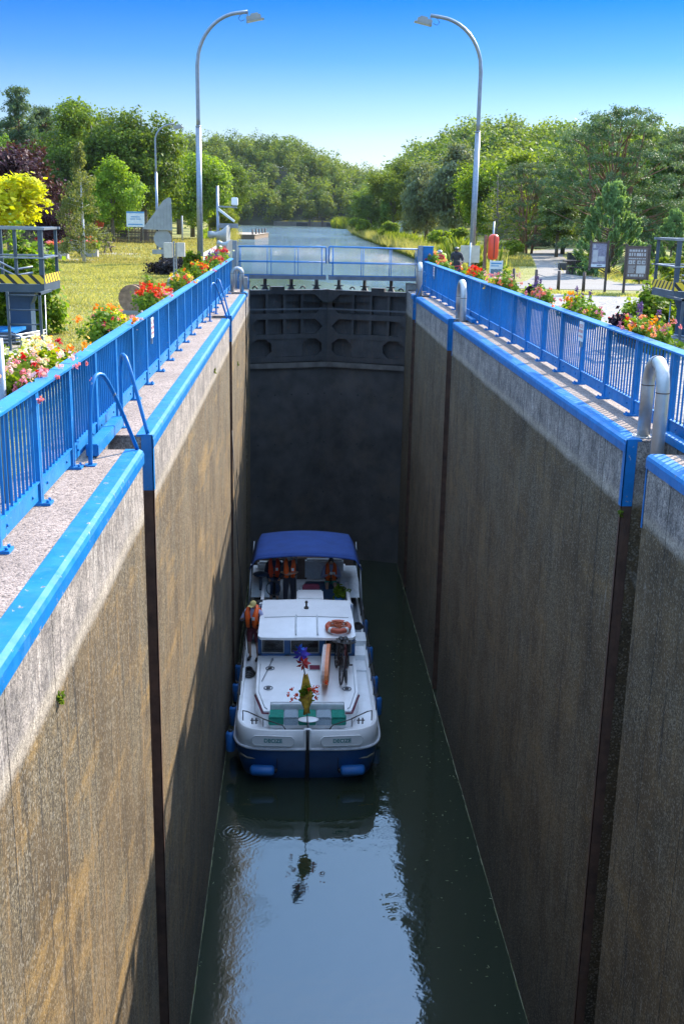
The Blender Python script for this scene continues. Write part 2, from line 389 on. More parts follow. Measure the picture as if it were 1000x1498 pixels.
for j in range(len(ys)-1):
    for i in range(len(xs)-1): a = j*len(xs)+i; f.append((a, a+1, a+len(xs)+1, a+len(xs)))
mb.add(v, f, True).build('hill', GRASSM, kind='structure')
# far ground sheet to the horizon, beyond the strips
MB().add([(-700,760,-.3),(700,760,-.3),(700,900,-.3),(-700,900,-.3)], [(0,1,2,3)]).build('field', GRASSM, kind='structure')
MB().add([(-45,42.75,UZ),(30,42.75,UZ),(30,378,UZ),(-45,378,UZ)], [(0,1,2,3)]).build('canal_water', WATER_U, kind='structure')
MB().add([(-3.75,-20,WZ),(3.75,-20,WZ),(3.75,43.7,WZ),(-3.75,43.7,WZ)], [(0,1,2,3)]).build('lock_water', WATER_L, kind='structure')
MB().add([(-3.75,-20,WZ-2.5),(3.75,-20,WZ-2.5),(3.75,43.7,WZ-2.5),(-3.75,43.7,WZ-2.5)], [(0,1,2,3)]).build('lock_floor', CONC, kind='structure')
# path, gravel yard
MB().prism([(4.15,14),(13.5,14),(14.5,27),(13.4,39.6),(10.5,40.6),(7.6,42.2),(4.6,42.6),(4.15,40)], 'z', -.02, .006).build('gravel_yard', GRAVEL, kind='structure')
MB().prism([(13.52,14),(40,14),(40,41.5),(20,41),(13.42,39.6),(14.52,27)], 'z', -.02, .006).build('gravel_yard', GRAVEL, kind='structure')
pl = [(7.6,46.5),(9.3,50),(11.3,57),(13.2,66),(15.2,76),(17.3,87),(20,100),(26,112)]
pr = [(15.5,46.5),(13.4,50),(14.0,57),(15.8,66),(17.6,76),(19.6,86),(22.5,98),(28,109)]
MB().add([(x,y,.010) for x,y in pl]+[(x,y,.010) for x,y in pr], [(i,i+8,i+9,i+1) for i in range(7)]).build('path', ASPH, kind='structure')
MB().add([(7.6,44.2,.014),(40,43.2,.014),(40,46.6,.014),(15.5,47.2,.014),(7.6,46.6,.014)], [(0,1,2,3,4)]).build('path', ASPH, kind='structure')
# canal quay wall on the left bank and the entrance piers
q = empty('quay_wall', (0,0,0), 0, 'pale concrete quay edge running up the left bank of the upper canal', 'quay wall')
lq = [(-3.62,42.9),(-4.15,44.1),(-6.45,51),(-6.9,75),(-7.45,98),(-8.2,112)]
mb = MB()
mb.add([(x,y,z) for x,y in lq for z in (-1.6,.10)]+[(x-.75,y,z) for x,y in lq for z in (.10,-1.6)], [])
n = len(lq); fs = []
for i in range(n-1):
    a = i*2; o = 2*n
    fs += [(a,a+1,a+3,a+2), (a+1,o+a,o+a+2,a+3), (o+a,o+a+1,o+a+3,o+a+2)]
mb.f += fs; mb.sm += [False]*len(fs)
mb.f.append((0,1,2*n,2*n+1)); mb.f.append((2*n-2,2*n-1,4*n-2,4*n-1)); mb.sm += [False,False]
mb.build('quay', CONC, q)
mb = MB()
for i in range(1, n-1):
    (xa,ya),(xb,yb) = lq[i], lq[i+1]; mb.beam((xa+.03,ya,-.22),(xb+.03,yb,-.22),.06,.16)
mb.build('rubbing_beam', DWOOD, q)
q = empty('entrance_pier', (0,0,0), 0, 'grey concrete pier on the right between gate and open canal', 'pier')
MB().prism([(3.62,42.9),(4.1,42.9),(8,52.5),(7.1,52.5)], 'z', -1.6, .04).build('pier', CONC, q)

# ------------------------------------------------------------------ lock walls
REC = [(12.42,13.27),(29.1,29.95),(38.4,39.25)]
GDARK = mat('wet_and_shade_concrete', (.055,.050,.046), .7, 0, .4, 1.5, .6, 30, (.11,.085,.06), .6)
def lock_wall(s, label):
    root = empty('lock_wall', (0,0,0), 0, label, 'lock wall')
    segs = []; y = -14.
    for a, b_ in REC: segs.append((y, a)); y = b_
    segs.append((y, 41.9))
    m = MB()
    for k, (a, b_) in enumerate(segs):
        m.box(*sorted((s*3.0, s*3.52)), a, b_, -13.6, -.015)
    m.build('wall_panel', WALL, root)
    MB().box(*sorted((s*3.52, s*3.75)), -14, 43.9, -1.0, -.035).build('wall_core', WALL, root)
    MB().box(*sorted((s*3.525, s*3.75)), -14, 43.9, -13.6, -1.0).build('wall_core', GDARK, root)  # shows only in the recesses; their shade is painted in as dark colour
    # coping: rounded blue steel nosing
    for (a, b_) in segs:
        a2 = a; b2 = b_ if b_ < 41.8 else (39.9 if s < 0 else 40.05)
        if a2 >= b2: continue
        pf = [(2.975,-.155),(2.975,-.05),(2.99,-.012),(3.03,.012),(3.19,.012),(3.19,-.012),(3.01,-.02),(3.004,-.155)]
        MB().prism([(s*p, z) for p, z in pf], 'y', a2, b2).build('coping', BLUE_D, root)
        MB().box(*sorted((s*3.192, s*3.522)), a, b_, -.02, .004).build('walkway', WALK, root)
    MB().box(*sorted((s*3.524, s*4.12)), -14, 42.4, -.03, .004).build('walkway', WALK, root)
    # guide strips on the far side of each recess
    for k, (a, b_) in enumerate(REC):
        if k == 2 and s < 0: continue
        zt = -.70 if s < 0 else -.86
        MB().box(*sorted((s*2.985, s*3.13)), b_-.012, b_+.0, zt, .016).box(*sorted((s*2.982, s*2.999)), b_-.012, b_+.09, zt, .0).build('guide_strip', BLUE_D, root)
        MB().box(*sorted((s*2.986, s*3.13)), b_-.010, b_+.0, -13.6, zt-.003).box(*sorted((s*2.984, s*2.999)), b_-.010, b_+.05, -13.6, zt-.003).build('guide_strip', RUST, root, label='rusty lower run of guide strip')
        if s > 0: MB().box(s*2.99-.004, s*2.99+.006, a-.03, a+.004, -.9, -.15).build('guide_strip', BLUE_D, root)
        # recessed ladder
        m = MB()
        z = -.5
        while z > WZ-.3:
            m.tube([(s*3.28, a+.16, z), (s*3.28, b_-.1, z)], .014, 6); z -= .3
        m.build('ladder_rungs', RUST, root)
    return root
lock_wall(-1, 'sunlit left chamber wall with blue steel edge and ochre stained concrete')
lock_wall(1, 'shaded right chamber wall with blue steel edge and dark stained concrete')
# gate recess corners beside the gate, stop-log slots
for s, lab in ((-1, 'narrow pale concrete corner pier left of the gate'), (1, 'concrete corner pier right of the gate with a blue post')):
    r = empty('gate_pier', (0,0,0), 0, lab, 'pier')
    MB().box(*sorted((s*3.12, s*4.1)), 42.0, 43.6, -13.6, .02).build('pier', WALL, r)
    MB().box(*sorted((s*3.0, s*4.1)), 41.94, 42.4, .025 if s > 0 else .02, .25).build('cap', CONC, r)
    if s < 0:
        m = MB(); m.box(-3.42,-3.38,41.3,41.34,0,.5).box(-3.04,-3.0,41.3,41.34,0,.5).box(-3.42,-3.0,41.3,41.34,.5,.54).build('guard_frame', BLUE, r)
        MB().box(-3.37,-3.05,41.35,41.9,.0,.42).build('plinth', CONC, r)
# head (breast) wall below the gates, apex away from the camera
hw = empty('head_wall', (0,0,0), 0, 'dark wet concrete wall under the gates closing the chamber', 'head wall')
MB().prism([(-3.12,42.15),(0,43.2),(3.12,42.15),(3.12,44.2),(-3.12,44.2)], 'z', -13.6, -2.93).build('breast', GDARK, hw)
MB().prism([(-3.1,42.02),(0,43.07),(3.1,42.02),(3.1,42.2),(0,43.25),(-3.1,42.2)], 'z', -3.12, -2.92).build('sill', mat('sill_concrete', (.12,.105,.09), .8, 0, .3, 3, .5), hw)
mb = MB()
for k in range(9):
    x = -2.7+k*.66
    for z in (-4.2,-6.2,-8.3): mb.cyl((x, 43.2-abs(x)*.338-.0, z), (x, 43.2-abs(x)*.338-.02, z), .035, n=8)
mb.build('tie_holes', BLACK, hw)

# ------------------------------------------------------------------ gate leaves with footbridge
def gate(s, label, label_rail):
    # local frame: x along leaf from heel (0) to mitre (3.27), y upstream-normal
    hx, hy = s*3.1, 42.05; ang = math.atan2(1.05, -s*3.1)
    r = empty('lock_gate', (hx,hy,0), ang, label, 'lock gate', 'upper lock gates')
    k = 1 if s < 0 else -1   # local +y must point upstream for left leaf
    def b(m, x0, x1, y0, y1, z0, z1): return m.box(x0, x1, *sorted((k*y0, k*y1)), z0, z1)
    L = 3.268
    b(MB(), .02, L, .32, .40, -2.95, -.12).build('skin_plate', DSTEEL, r)
    fr = MB()
    for z0, z1 in ((-.26,-.10),(-1.22,-1.00),(-1.98,-1.80),(-2.88,-2.68)): b(fr, .0, L, 0, .318, z0, z1)
    fr.build('frame', DSTEEL, r)
    for x0, x1 in ((0,.14),(L-.2,L)): b(MB(), x0, x1, .004, .316, -2.90, -.09).build('end_post', DSTEEL, r)
    rb_ = MB()
    for x in (.80,1.52,2.24):
        b(rb_, x-.05, x+.05, .03, .316, -.995, -.265); b(rb_, x-.05, x+.05, .03, .316, -1.795, -1.225)
    b(rb_, .98, 2.27, .03, .30, -2.675, -1.985)
    rb_.build('rib', DSTEEL, r)
    def tri(x, z, dx, dz): MB().prism([(x,z),(x+dx,z),(x,z+dz)], 'y', k*.012, k*.10).build('gusset', DSTEEL, r)
    tri(L-.2,-.262,-.3,-.28); tri(L-.2,-.998,-.26,.28)
    for x, d in ((.14,1),(L-.2,-1)):
        tri(x,-1.222,d*.26,-.26); tri(x,-1.798,d*.26,.26); tri(x,-1.982,d*.24,-.2); tri(x,-2.678,d*.24,.2)
    for x, d in ((.98,-1),(2.27,1)): tri(x,-1.982,d*.24,-.2); tri(x,-2.678,d*.24,.2)
    if s < 0: b(MB(), L-.06, L+.09, .02, .42, -2.92, -.08).build('mitre_post', DSTEEL, r)
    b(MB(), 0.0, L-.02, -.004, -.03, -.86, -.80).build('weld_seam', mat('gate_rib_light', (.10,.105,.11), .5, .2), r)
    # brackets carrying the footbridge
    for x in (.72,1.78,2.82):
        m = MB(); b(m, x-.045, x+.045, -.05, .12, -.02, .42); b(m, x-.14, x+.14, -.06, .14, .34, .40); b(m, x-.16, x+.16, -.04, .12, .06, .10)
        m.prism([(x-.13,-.08),(x+.13,-.08),(x+.05,.06),(x-.05,.06)], 'y', k*-.04, k*.12)
        m.prism([(x-.05,.34),(x+.05,.34),(x+.02,.15),(x-.02,.15)], 'y', k*-.035, k*.115)
        m.build('bracket', DSTEEL, r)
    b(MB(), .98, 1.5, .0, .3, -.10, .03).build('gear_box', DSTEEL, r)
    for x in (.35,2.3): MB().tube(arc((x, k*.15, -.06), .09, 0, PI, 8, (1,0,0), (0,0,1)), .03, 6).build('lifting_eye', DSTEEL, r)
    # deck and railing run straight across the lock: offset back to world alignment with a child frame
    inv = Matrix.Rotation(-ang, 4, 'Z') @ Matrix.Translation((-hx, -hy, 0))
    xa, xb = (-3.42,-.10) if s < 0 else (.0,3.42)
    yd0, yd1 = 41.75, 42.55
    def place(o): o.matrix_local = inv; return o
    place(MB().box(xa, xb, yd0, yd1, .41, .45).box(xa, xb, yd0-.02, yd0, .36, .50).box(xa, xb, yd1, yd1+.02, .36, .50).build('deck', mat('grey_deck', (.14,.145,.16), .6, .2, .2, 4), r))
    for yy, w_ in ((yd0+.02,.022),(yd1-.02,.018)):
        m = MB(); z0 = .45
        pts = [(xa,yy,z0),(xa,yy,1.53),(xb-.04 if s<0 else xb,yy,1.56),(xb,yy,1.52),(xb,yy,.95 if s<0 else z0)]
        if s > 0: pts = [(xa,yy,.98),(xa,yy,1.54),(xa+.05,yy,1.58),(xb,yy,1.54),(xb,yy,z0)]
        m.tube(pts, w_, 8)
        m.tube([(xa,yy,.98),(xb,yy,1.0 if s<0 else .98)], w_*.85, 8)
        place(m.build('hand_rail', BLUE, r))
        m = MB()
        n = 4
        for i in range(n):
            x = xa+.06+(xb-xa-.22)*i/(n-1)*1.0 + (.10 if s>0 else 0) + (.13 if w_ < .02 and 0 < i < n-1 else 0)
            m.tube([(x,yy,.45),(x,yy,1.54)], .014, 6)
        place(m.build('stanchion', BLUE, r))
    place(MB().box(xa,xb,yd0-.006,yd0+.0,.50,.52).build('toe_strip', BLUE, r))
    return r
gate(-1, 'left leaf of the dark steel upper gate with footbridge railing', '')
gate(1, 'right leaf of the dark steel upper gate with footbridge railing', '')
# ------------------------------------------------------------------ railings along both walkways
def railing(s, y0, y1, phase, label):
    r = empty('blue_railing', (0,0,0), 0, label, 'railing')
    X = 3.62
    ys = []; y = phase
    while y < y1: 
        if y > y0: ys.append(y)
        y += 1.5
    def bx(m, xa, xb, ya, yb, za, zb): return m.box(*sorted((s*xa, s*xb)), ya, yb, za, zb)
    # flat sloping hand rail
    m = MB(); m.prism([(s*(X-.06),1.085),(s*(X+.075),1.105),(s*(X+.075),1.13),(s*(X-.06),1.11)], 'y', y0, y1); m.build('hand_rail', BLUE, r)
    for y in ys:
        m = MB(); bx(m, X-.035, X+.0, y-.055, y+.055, .02, 1.088); bx(m, X-.035, X+.05, y-.006, y+.006, .02, 1.085)
        m.build('post', BLUE, r)
        m = MB(); bx(m, X-.12, X+.07, y-.075, y+.075, .0045, .03)
        for dx in (-.09, .045): m.cyl((s*(X+dx), y-.04, .03), (s*(X+dx), y-.04, .055), .014, n=6).cyl((s*(X+dx), y+.04, .03), (s*(X+dx), y+.04, .055), .014, n=6)
        m.build('foot_plate', BLUE, r)
    e = [y0]+ys+[y1]
    for a, b_ in zip(e[:-1], e[1:]):
        if b_-a < .3: continue
        m = MB(); n = max(2, int(round((b_-a)/.142)))
        for i in range(1, n):
            y = a+(b_-a)*i/n; bx(m, X-.012, X+.012, y-.006, y+.006, .24, 1.086)
        m.build('balusters', BLUE, r)
        m = MB(); bx(m, X-.012, X-.004, a+.06, b_-.06, .055, .225); bx(m, X-.03, X+.025, a+.06, b_-.06, .226, .24); m.build('kick_plate', BLUE, r)
        m = MB()
        for t_ in (.2,.8): m.cyl((s*(X-.012), a+(b_-a)*t_, .14), (s*(X-.028), a+(b_-a)*t_, .14), .014, n=6)
        m.build('bolt', BLUE_D, r)
    return r
railing(-1, -2, 41.2, 8.44-1.5*6, 'blue steel railing with flat handrail along the left lock walkway')
railing(1, -2, 41.4, 15.08-1.5*11, 'blue steel railing with flat handrail along the right lock walkway')
MB().box(-3.56,-3.42,11.95,13.75,.02,.16,.01).build('channel_beam', BLUE, None, label='blue steel channel bridging the ladder recess below the left railing', cat='steel beam')
MB().box(3.42,3.56,11.6,13.3,.02,.12,.01).build('channel_beam', BLUE, None, label='blue steel channel bridging the pipe recess below the right railing', cat='steel beam')
MB().box(3.42,3.56,28.7,30.2,.02,.12,.01).build('channel_beam', BLUE, None, label='short blue channel behind the middle steel pipe on the right', cat='steel beam')
# tall blue cabinet post at the right head of the gate
r = empty('gate_drive_post', (0,0,0), 0, 'tall blue steel post beside the right end of the footbridge', 'post')
MB().box(3.55,3.95,41.8,42.1,0,1.62,.01).build('column', BLUE, r); MB().box(3.53,3.97,41.78,42.12,1.62,1.66).build('cap', BLUE, r)
r = empty('gate_drive_post', (0,0,0), 0, 'grey galvanised post at the left end of the footbridge', 'post')
MB().box(-3.62,-3.45,41.5,41.7,0,1.75,.01).build('column', GALV, r)
r = empty('gate_drive_post', (0,0,0), 0, 'pale galvanised post at the right end of the footbridge', 'post')
MB().box(3.36,3.53,41.62,41.8,0,1.68,.01).build('column', GALV, r)
# small signs fixed on the railings
PAPER = mat('white_sign', (.75,.75,.73), .5, 0, .03)
REDP = mat('red_print', (.55,.03,.03), .6)
def text_mesh(s, size, name, material, parent, M, ext=.0005):
    cu = bpy.data.curves.new(name, 'FONT'); cu.body = s; cu.size = size; cu.align_x = 'CENTER'; cu.align_y = 'CENTER'; cu.extrude = ext; cu.offset = .002 if size > .1 else 0; cu.offset = .004 if size > .1 else 0
    o = bpy.data.objects.new(name, cu); COL.objects.link(o)
    dg = bpy.context.evaluated_depsgraph_get(); me = bpy.data.meshes.new_from_object(o.evaluated_get(dg)); bpy.data.objects.remove(o)
    me.materials.clear(); me.materials.append(material)
    q = bpy.data.objects.new(name, me); COL.objects.link(q); q.parent = parent; q.matrix_local = M; return q
def rail_sign(s, y, z, label):
    t = empty('notice', (s*3.55, y, z), 0, label, 'notice')
    MB().box(-.006,.006,-.13,.13,-.16,.16).build('panel', PAPER, t)
    Mx = Matrix(((0,0,-s,0),(-s if s>0 else 1,0,0,0),(0,1,0,0),(0,0,0,1))) if False else None
    # text faces the chamber (towards -s*x)
    rx = Vector((0,-1,0)) if s > 0 else Vector((0,1,0)); up = Vector((0,0,1)); nz = rx.cross(up)
    for k, (w_, sz) in enumerate((('ACCES',.085),('INTERDIT',.07),('AU PUBLIC',.055))):
        M = Matrix((rx, up, nz)).transposed().to_4x4(); M.translation = Vector((-s*.0068, 0, .085-.085*k)); text_mesh(w_, sz, 'lettering', REDP, t, M)
    MB().box(*sorted((-s*.0, s*.03)), -.03, .03, -.26, -.16).build('bracket', GALV, t)
rail_sign(1, 18.0, .90, 'small white notice with red lettering on the right railing')
rail_sign(-1, 17.8, .88, 'small white notice with red lettering on the left railing')
rail_sign(1, 38.2, .90, 'tiny white notice near the far end of the right railing')

# ------------------------------------------------------------------ ladder hoops, steel pipes
def hoops(s, ya, yb, h, label, rr=.024):
    t = empty('ladder_handrail', (s*3.0, (ya+yb)/2, 0), 0, label, 'ladder handrail')
    yc = (ya+yb)/2
    for y, base in ((ya-.03, ya-.85 if h > .9 else ya-.4), (yb+.03, yb+.5)):
        pts = [(s*3.44, base, .01), (s*3.44, base+(.12 if y<yc else 0), h*.72)]
        pts += [(s*(3.44-.02), base+.16*(1 if y<yc else 0), h*.9), (s*3.38, base+(y-base)*.35, h), (s*3.30, base+(y-base)*.55, h*.93)]
        pts += [(s*3.05, y, .02)]
        # smooth the polyline
        for _ in range(2):
            q = [Vector(pts[0])]
            for a, b_ in zip(pts[:-1], pts[1:]): a = Vector(a); b_ = Vector(b_); q += [a.lerp(b_, .25), a.lerp(b_, .75)]
            q.append(Vector(pts[-1])); pts = q
        m = MB(); m.tube([(p[0]-s*3.0, p[1]-yc, p[2]) for p in pts], rr, 10); hp = m.build('hoop', BLUE_D, t)
        MB().box(s*.44-.06, s*.44+.06, base-yc-.06, base-yc+.06, .004, .018).build('foot', BLUE_D, hp)
    return t
hoops(-1, 12.42, 13.27, .98, 'blue tubular ladder handrail pair at the near left recess')
hoops(-1, 29.1, 29.95, .98, 'blue tubular ladder handrail pair at the far left recess')
hoops(1, 38.45, 39.2, .85, 'thin blue ladder handrail at the far right recess', .016)
def gooseneck(x, y, dy, h, r_, label, down=-1.4, dx=0):
    t = empty('vent_pipe', (x, y, 0), 0, label, 'steel pipe', 'bent steel pipes on the lock coping')
    ax = Vector((dx, dy, 0)); L = ax.length; u = ax.normalized()
    m = MB(); pts = [Vector((0,0,.0)), Vector((0,0,h))] + [Vector((0,0,h))+u*(L/2)*(1-math.cos(a))+Vector((0,0,L/2*math.sin(a))) for a in np.linspace(0.15, PI-.15, 12)] + [ax+Vector((0,0,h)), ax+Vector((0,0,down))]
    m.tube(pts, r_, 20); m.build('tube', STAIN, t)
    m = MB()
    for p in (Vector((0,0,h)), ax+Vector((0,0,h)), Vector((0,0,h))+u*L/2+Vector((0,0,L/2))):
        if p.z > h+.01: m.tube([p-u*.004, p+u*.004], r_+.003, 20)
        else: m.cyl(p-Vector((0,0,.006)), p+Vector((0,0,.006)), r_+.003, n=20)
    m.build('weld_ring', RUST, t)
    m = MB(); m.cyl((0,0,.004),(0,0,.02), r_*1.75, n=24)
    for a in range(6): m.cyl((r_*1.45*math.cos(a), r_*1.45*math.sin(a), .02), (r_*1.45*math.cos(a), r_*1.45*math.sin(a), .035), .01, n=6)
    m.build('flange', STAIN, t)
gooseneck(3.28, 13.52, -.66, .68, .082, 'large bent stainless pipe at the near right recess', dx=-.03)
gooseneck(3.28, 30.15, -.8, .62, .085, 'bent galvanised pipe standing at the middle right recess')
gooseneck(3.16, 39.45, -.5, .85, .085, 'slim bent galvanised pipe at the far right by the footbridge', down=-.4)
gooseneck(-3.5, 39.5, 0, .66, .075, 'wide grey bent pipe at the far left by the footbridge', down=0, dx=.33)

# ------------------------------------------------------------------ flower boxes
def leaf_cloud(rng, centers, per, spread, size, aspect=1.6, up=.0, outc=None, elong=None):
    """diamond leaves scattered around centers -> (N*4,3)"""
    C_ = np.repeat(np.asarray(centers, float), per, axis=0); n = len(C_)
    P = C_ + rng.normal(size=(n,3))*np.asarray(spread)
    nrm = rng.normal(size=(n,3)); 
    if outc is not None: nrm = nrm*.75 + (P-np.asarray(outc))/np.maximum(1e-6, np.linalg.norm(P-np.asarray(outc), axis=1))[:,None]*1.3
    nrm[:,2] += up; nrm /= np.linalg.norm(nrm, axis=1)[:,None]
    a = rng.normal(size=(n,3)); 
    if elong is not None: a = a*.5+np.asarray(elong)*1.6
    a -= nrm*(a*nrm).sum(1)[:,None]; a /= np.linalg.norm(a, axis=1)[:,None]; b = np.cross(nrm, a)
    sz = size*rng.uniform(.6, 1.3, size=n)[:,None]
    q = np.stack([P-a*sz*.5*aspect, P-b*sz*.5-a*sz*.05, P+a*sz*.5*aspect, P+b*sz*.5-a*sz*.05], axis=1)
    return q.reshape(-1,3)
def blossoms(rng, centers, size, petals=7):
    out = []
    for c in centers:
        out.append(leaf_cloud(rng, [c], petals*2, (size*.28,)*3, size*.55, 1.0, .3, outc=np.array(c)-[0,0,.001]))
    return np.concatenate(out)
LEAF_F = leaf_mat('flower_box_leaves', (.09,.19,.015), (.30,.42,.03), .45)
LEAF_DK = leaf_mat('dark_purple_leaves', (.02,.012,.02), (.05,.02,.035), .1)
def petal(name, c): return leaf_mat(name, c, tuple(min(1,x*1.25) for x in c), .3)
PINK = petal('pink_petals', (.72,.22,.33)); PALE = petal('pale_pink_petals', (.80,.50,.52)); RED = petal('red_petals', (.70,.03,.02)); ORANGE = petal('orange_petals', (.85,.25,.01)); YEL = petal('yellow_petals', (.85,.62,.03)); PURP = petal('purple_petals', (.12,.07,.25)); CREAMP = petal('cream_petals', (.75,.72,.45)); SALM = petal('salmon_petals', (.8,.25,.14))
BOXM = mat('brown_planter', (.10,.06,.045), .7)
def flower_box(s, y, label, cols, L=1.25, seed=0, hh=.34, dark=False, spikes=False, fan=1.0):
    t = empty('flower_box', (s*3.90, y, .86), 0, label, 'flower box', 'flower boxes hung along the lock railings')
    rng = np.random.default_rng(seed)
    MB().prism([(-.09,-.0),(.09,0),(.12,.2),(-.12,.2)], 'y', -L*.46, L*.46).build('box', BOXM, t)
    MB().box(*sorted((-s*.24, -s*.10)), -.3, -.28, .12, .14).box(*sorted((-s*.24, -s*.10)), .28, .3, .12, .14).build('hook', DSTEEL, t)
    n = int(60*L)
    cc = np.stack([rng.normal(0,.10*fan,n), rng.uniform(-L*.5, L*.5, n), .17+np.abs(rng.normal(0,hh*.34,n))], 1)
    cc[:,0] = np.where(cc[:,0]*s < -.13, s*np.abs(rng.normal(0,.06*fan,n)), cc[:,0])
    cc[:,2] *= 1-.35*(np.abs(cc[:,1])/(L*.5))**2
    np_mesh('foliage', leaf_cloud(rng, cc, 34, (.045,.05,.045), .052, 1.3, .5, outc=(0,0,-.1)), LEAF_F, t)
    if dark: np_mesh('dark_foliage', leaf_cloud(rng, [(rng.normal(0,.08), dark+rng.normal(0,.13), .22+rng.uniform(0,.16)) for _ in range(16)], 36, (.05,.06,.05), .06, 1.5, .3), LEAF_DK, t)
    for m_, cnt, yc, sp, zc, sz in cols:
        c = np.stack([rng.normal(-s*.03,.13*fan,cnt), np.clip(rng.normal(yc*L*.5, sp*L*.5, cnt), -L*.62, L*.62), zc*.95+rng.normal(0,.06,cnt)], 1)
        np_mesh('blossoms', blossoms(rng, c, sz*.85), m_, t)
    if spikes:
        P = []
        for _ in range(spikes if isinstance(spikes,int) else 6):
            x, yy = rng.normal(0,.08), rng.uniform(-.3,.3); h = rng.uniform(.45,.68)
            for k in range(14): P.append((x+rng.normal(0,.008), yy+rng.normal(0,.008), h-.014*k))
        np_mesh('blossom_sprays', leaf_cloud(rng, P, 5, (.012,.012,.01), .03, 1.0), PURP, t)
    return t
A, B_ = .38, .30
flower_box(-1, 11.2, 'big tangle of pale pink, orange and cream flowers nearest on the left railing', [(PALE,34,-.45,.5,.34,.085),(PINK,26,-.7,.35,.28,.075),(RED,5,-.75,.2,.36,.08),(ORANGE,7,.72,.22,.36,.10),(YEL,9,.55,.3,.36,.075),(RED,5,.95,.1,.36,.08),(CREAMP,22,.2,.4,.46,.07),(PINK,10,1.2,.25,.10,.06)], 2.1, 1, .31, fan=1.4)
flower_box(-1, 15.8, 'left railing flower box with large orange marigolds beside the notice', [(ORANGE,9,.35,.25,.42,.12),(YEL,9,.3,.35,.36,.10),(PINK,22,.1,.8,.32,.06),(RED,6,-.5,.4,.33,.06),(PALE,14,.9,.3,.22,.06)], 1.45, 2, .34, fan=1.1)
flower_box(-1, 20.9, 'left railing flower box with a scarlet clump before the wooden reel', [(RED,26,-.5,.22,.46,.11),(PINK,22,.3,.5,.38,.08),(PALE,16,.6,.4,.32,.08),(YEL,5,.1,.4,.3,.06)], 1.9, 3, .42, fan=1.2)
flower_box(-1, 26.0, 'left railing flower box with yellow and salmon blooms past the wooden reel', [(YEL,18,.2,.5,.38,.08),(SALM,14,-.4,.4,.38,.08),(RED,6,-.7,.3,.36,.08)], 1.9, 4, .38)
flower_box(-1, 31.0, 'left railing flower box of orange and red blooms before the concrete slab', [(ORANGE,22,0,.5,.44,.10),(RED,16,-.3,.5,.40,.10),(YEL,8,.3,.4,.42,.09)], 1.9, 5, .42)
flower_box(-1, 36.0, 'left railing flower box of red and salmon blooms below the lamp post', [(RED,22,0,.6,.46,.10),(SALM,20,.3,.6,.44,.10),(PURP,14,-.5,.3,.6,.08),(YEL,8,.2,.4,.42,.08)], 2.1, 6, .46, spikes=7)
flower_box(-1, 40.2, 'last flower box on the left railing with white and red blooms by the loudspeaker', [(CREAMP,20,.4,.5,.52,.08),(RED,14,-.6,.2,.62,.12),(PALE,12,.3,.5,.5,.08),(PURP,8,.0,.5,.55,.07)], 1.7, 7, .5)
flower_box(1, 42.4, 'salmon flowers at the far end of the right railing by the blue post', [(SALM,30,0,.6,.5,.12),(ORANGE,14,0,.5,.45,.1),(RED,6,-.4,.4,.35,.1)], 1.6, 8, .6)
flower_box(1, 38.4, 'small clump of salmon flowers on the right railing before the cyclists', [(SALM,16,0,.5,.36,.09),(PINK,8,0,.5,.3,.08)], .9, 9, .3)
flower_box(1, 31.6, 'right railing flower box of red begonias below the right lamp post', [(RED,16,-.4,.35,.40,.12),(ORANGE,8,-.3,.4,.38,.1),(YEL,10,.5,.3,.3,.09)], 1.9, 10, .34)
flower_box(1, 27.2, 'right railing flower box of red and lime foliage below the life buoy case', [(SALM,22,-.1,.5,.40,.09),(PALE,16,-.3,.5,.5,.08),(YEL,20,.6,.25,.28,.08),(PINK,9,.6,.4,.42,.08)], 2.0, 11, .42)
flower_box(1, 23.3, 'right railing flower box with dark purple leaves and tall blue spikes', [(PINK,18,-.6,.3,.34,.08),(SALM,12,-.2,.5,.36,.08),(YEL,5,.6,.3,.24,.07)], 1.8, 12, .32, dark=.25, spikes=6)
flower_box(1, 19.6, 'right railing flower box with orange marigold and purple spikes behind the notice', [(SALM,22,.1,.5,.30,.08),(ORANGE,6,.25,.3,.46,.12),(PINK,18,-.2,.7,.28,.07),(YEL,6,0,.5,.28,.07),(PALE,8,.9,.2,.24,.07)], 1.8, 13, .38, spikes=4)
flower_box(1, 15.9, 'nearest flower box on the right railing with lime leaves and pink geraniums', [(PINK,22,.6,.35,.34,.075),(SALM,14,-.2,.5,.36,.08),(ORANGE,6,-.4,.25,.38,.1),(RED,8,.5,.3,.36,.08),(PALE,12,.7,.3,.24,.06),(PINK,8,-.9,.15,.42,.06)], 1.9, 14, .36, dark=.75, spikes=3)

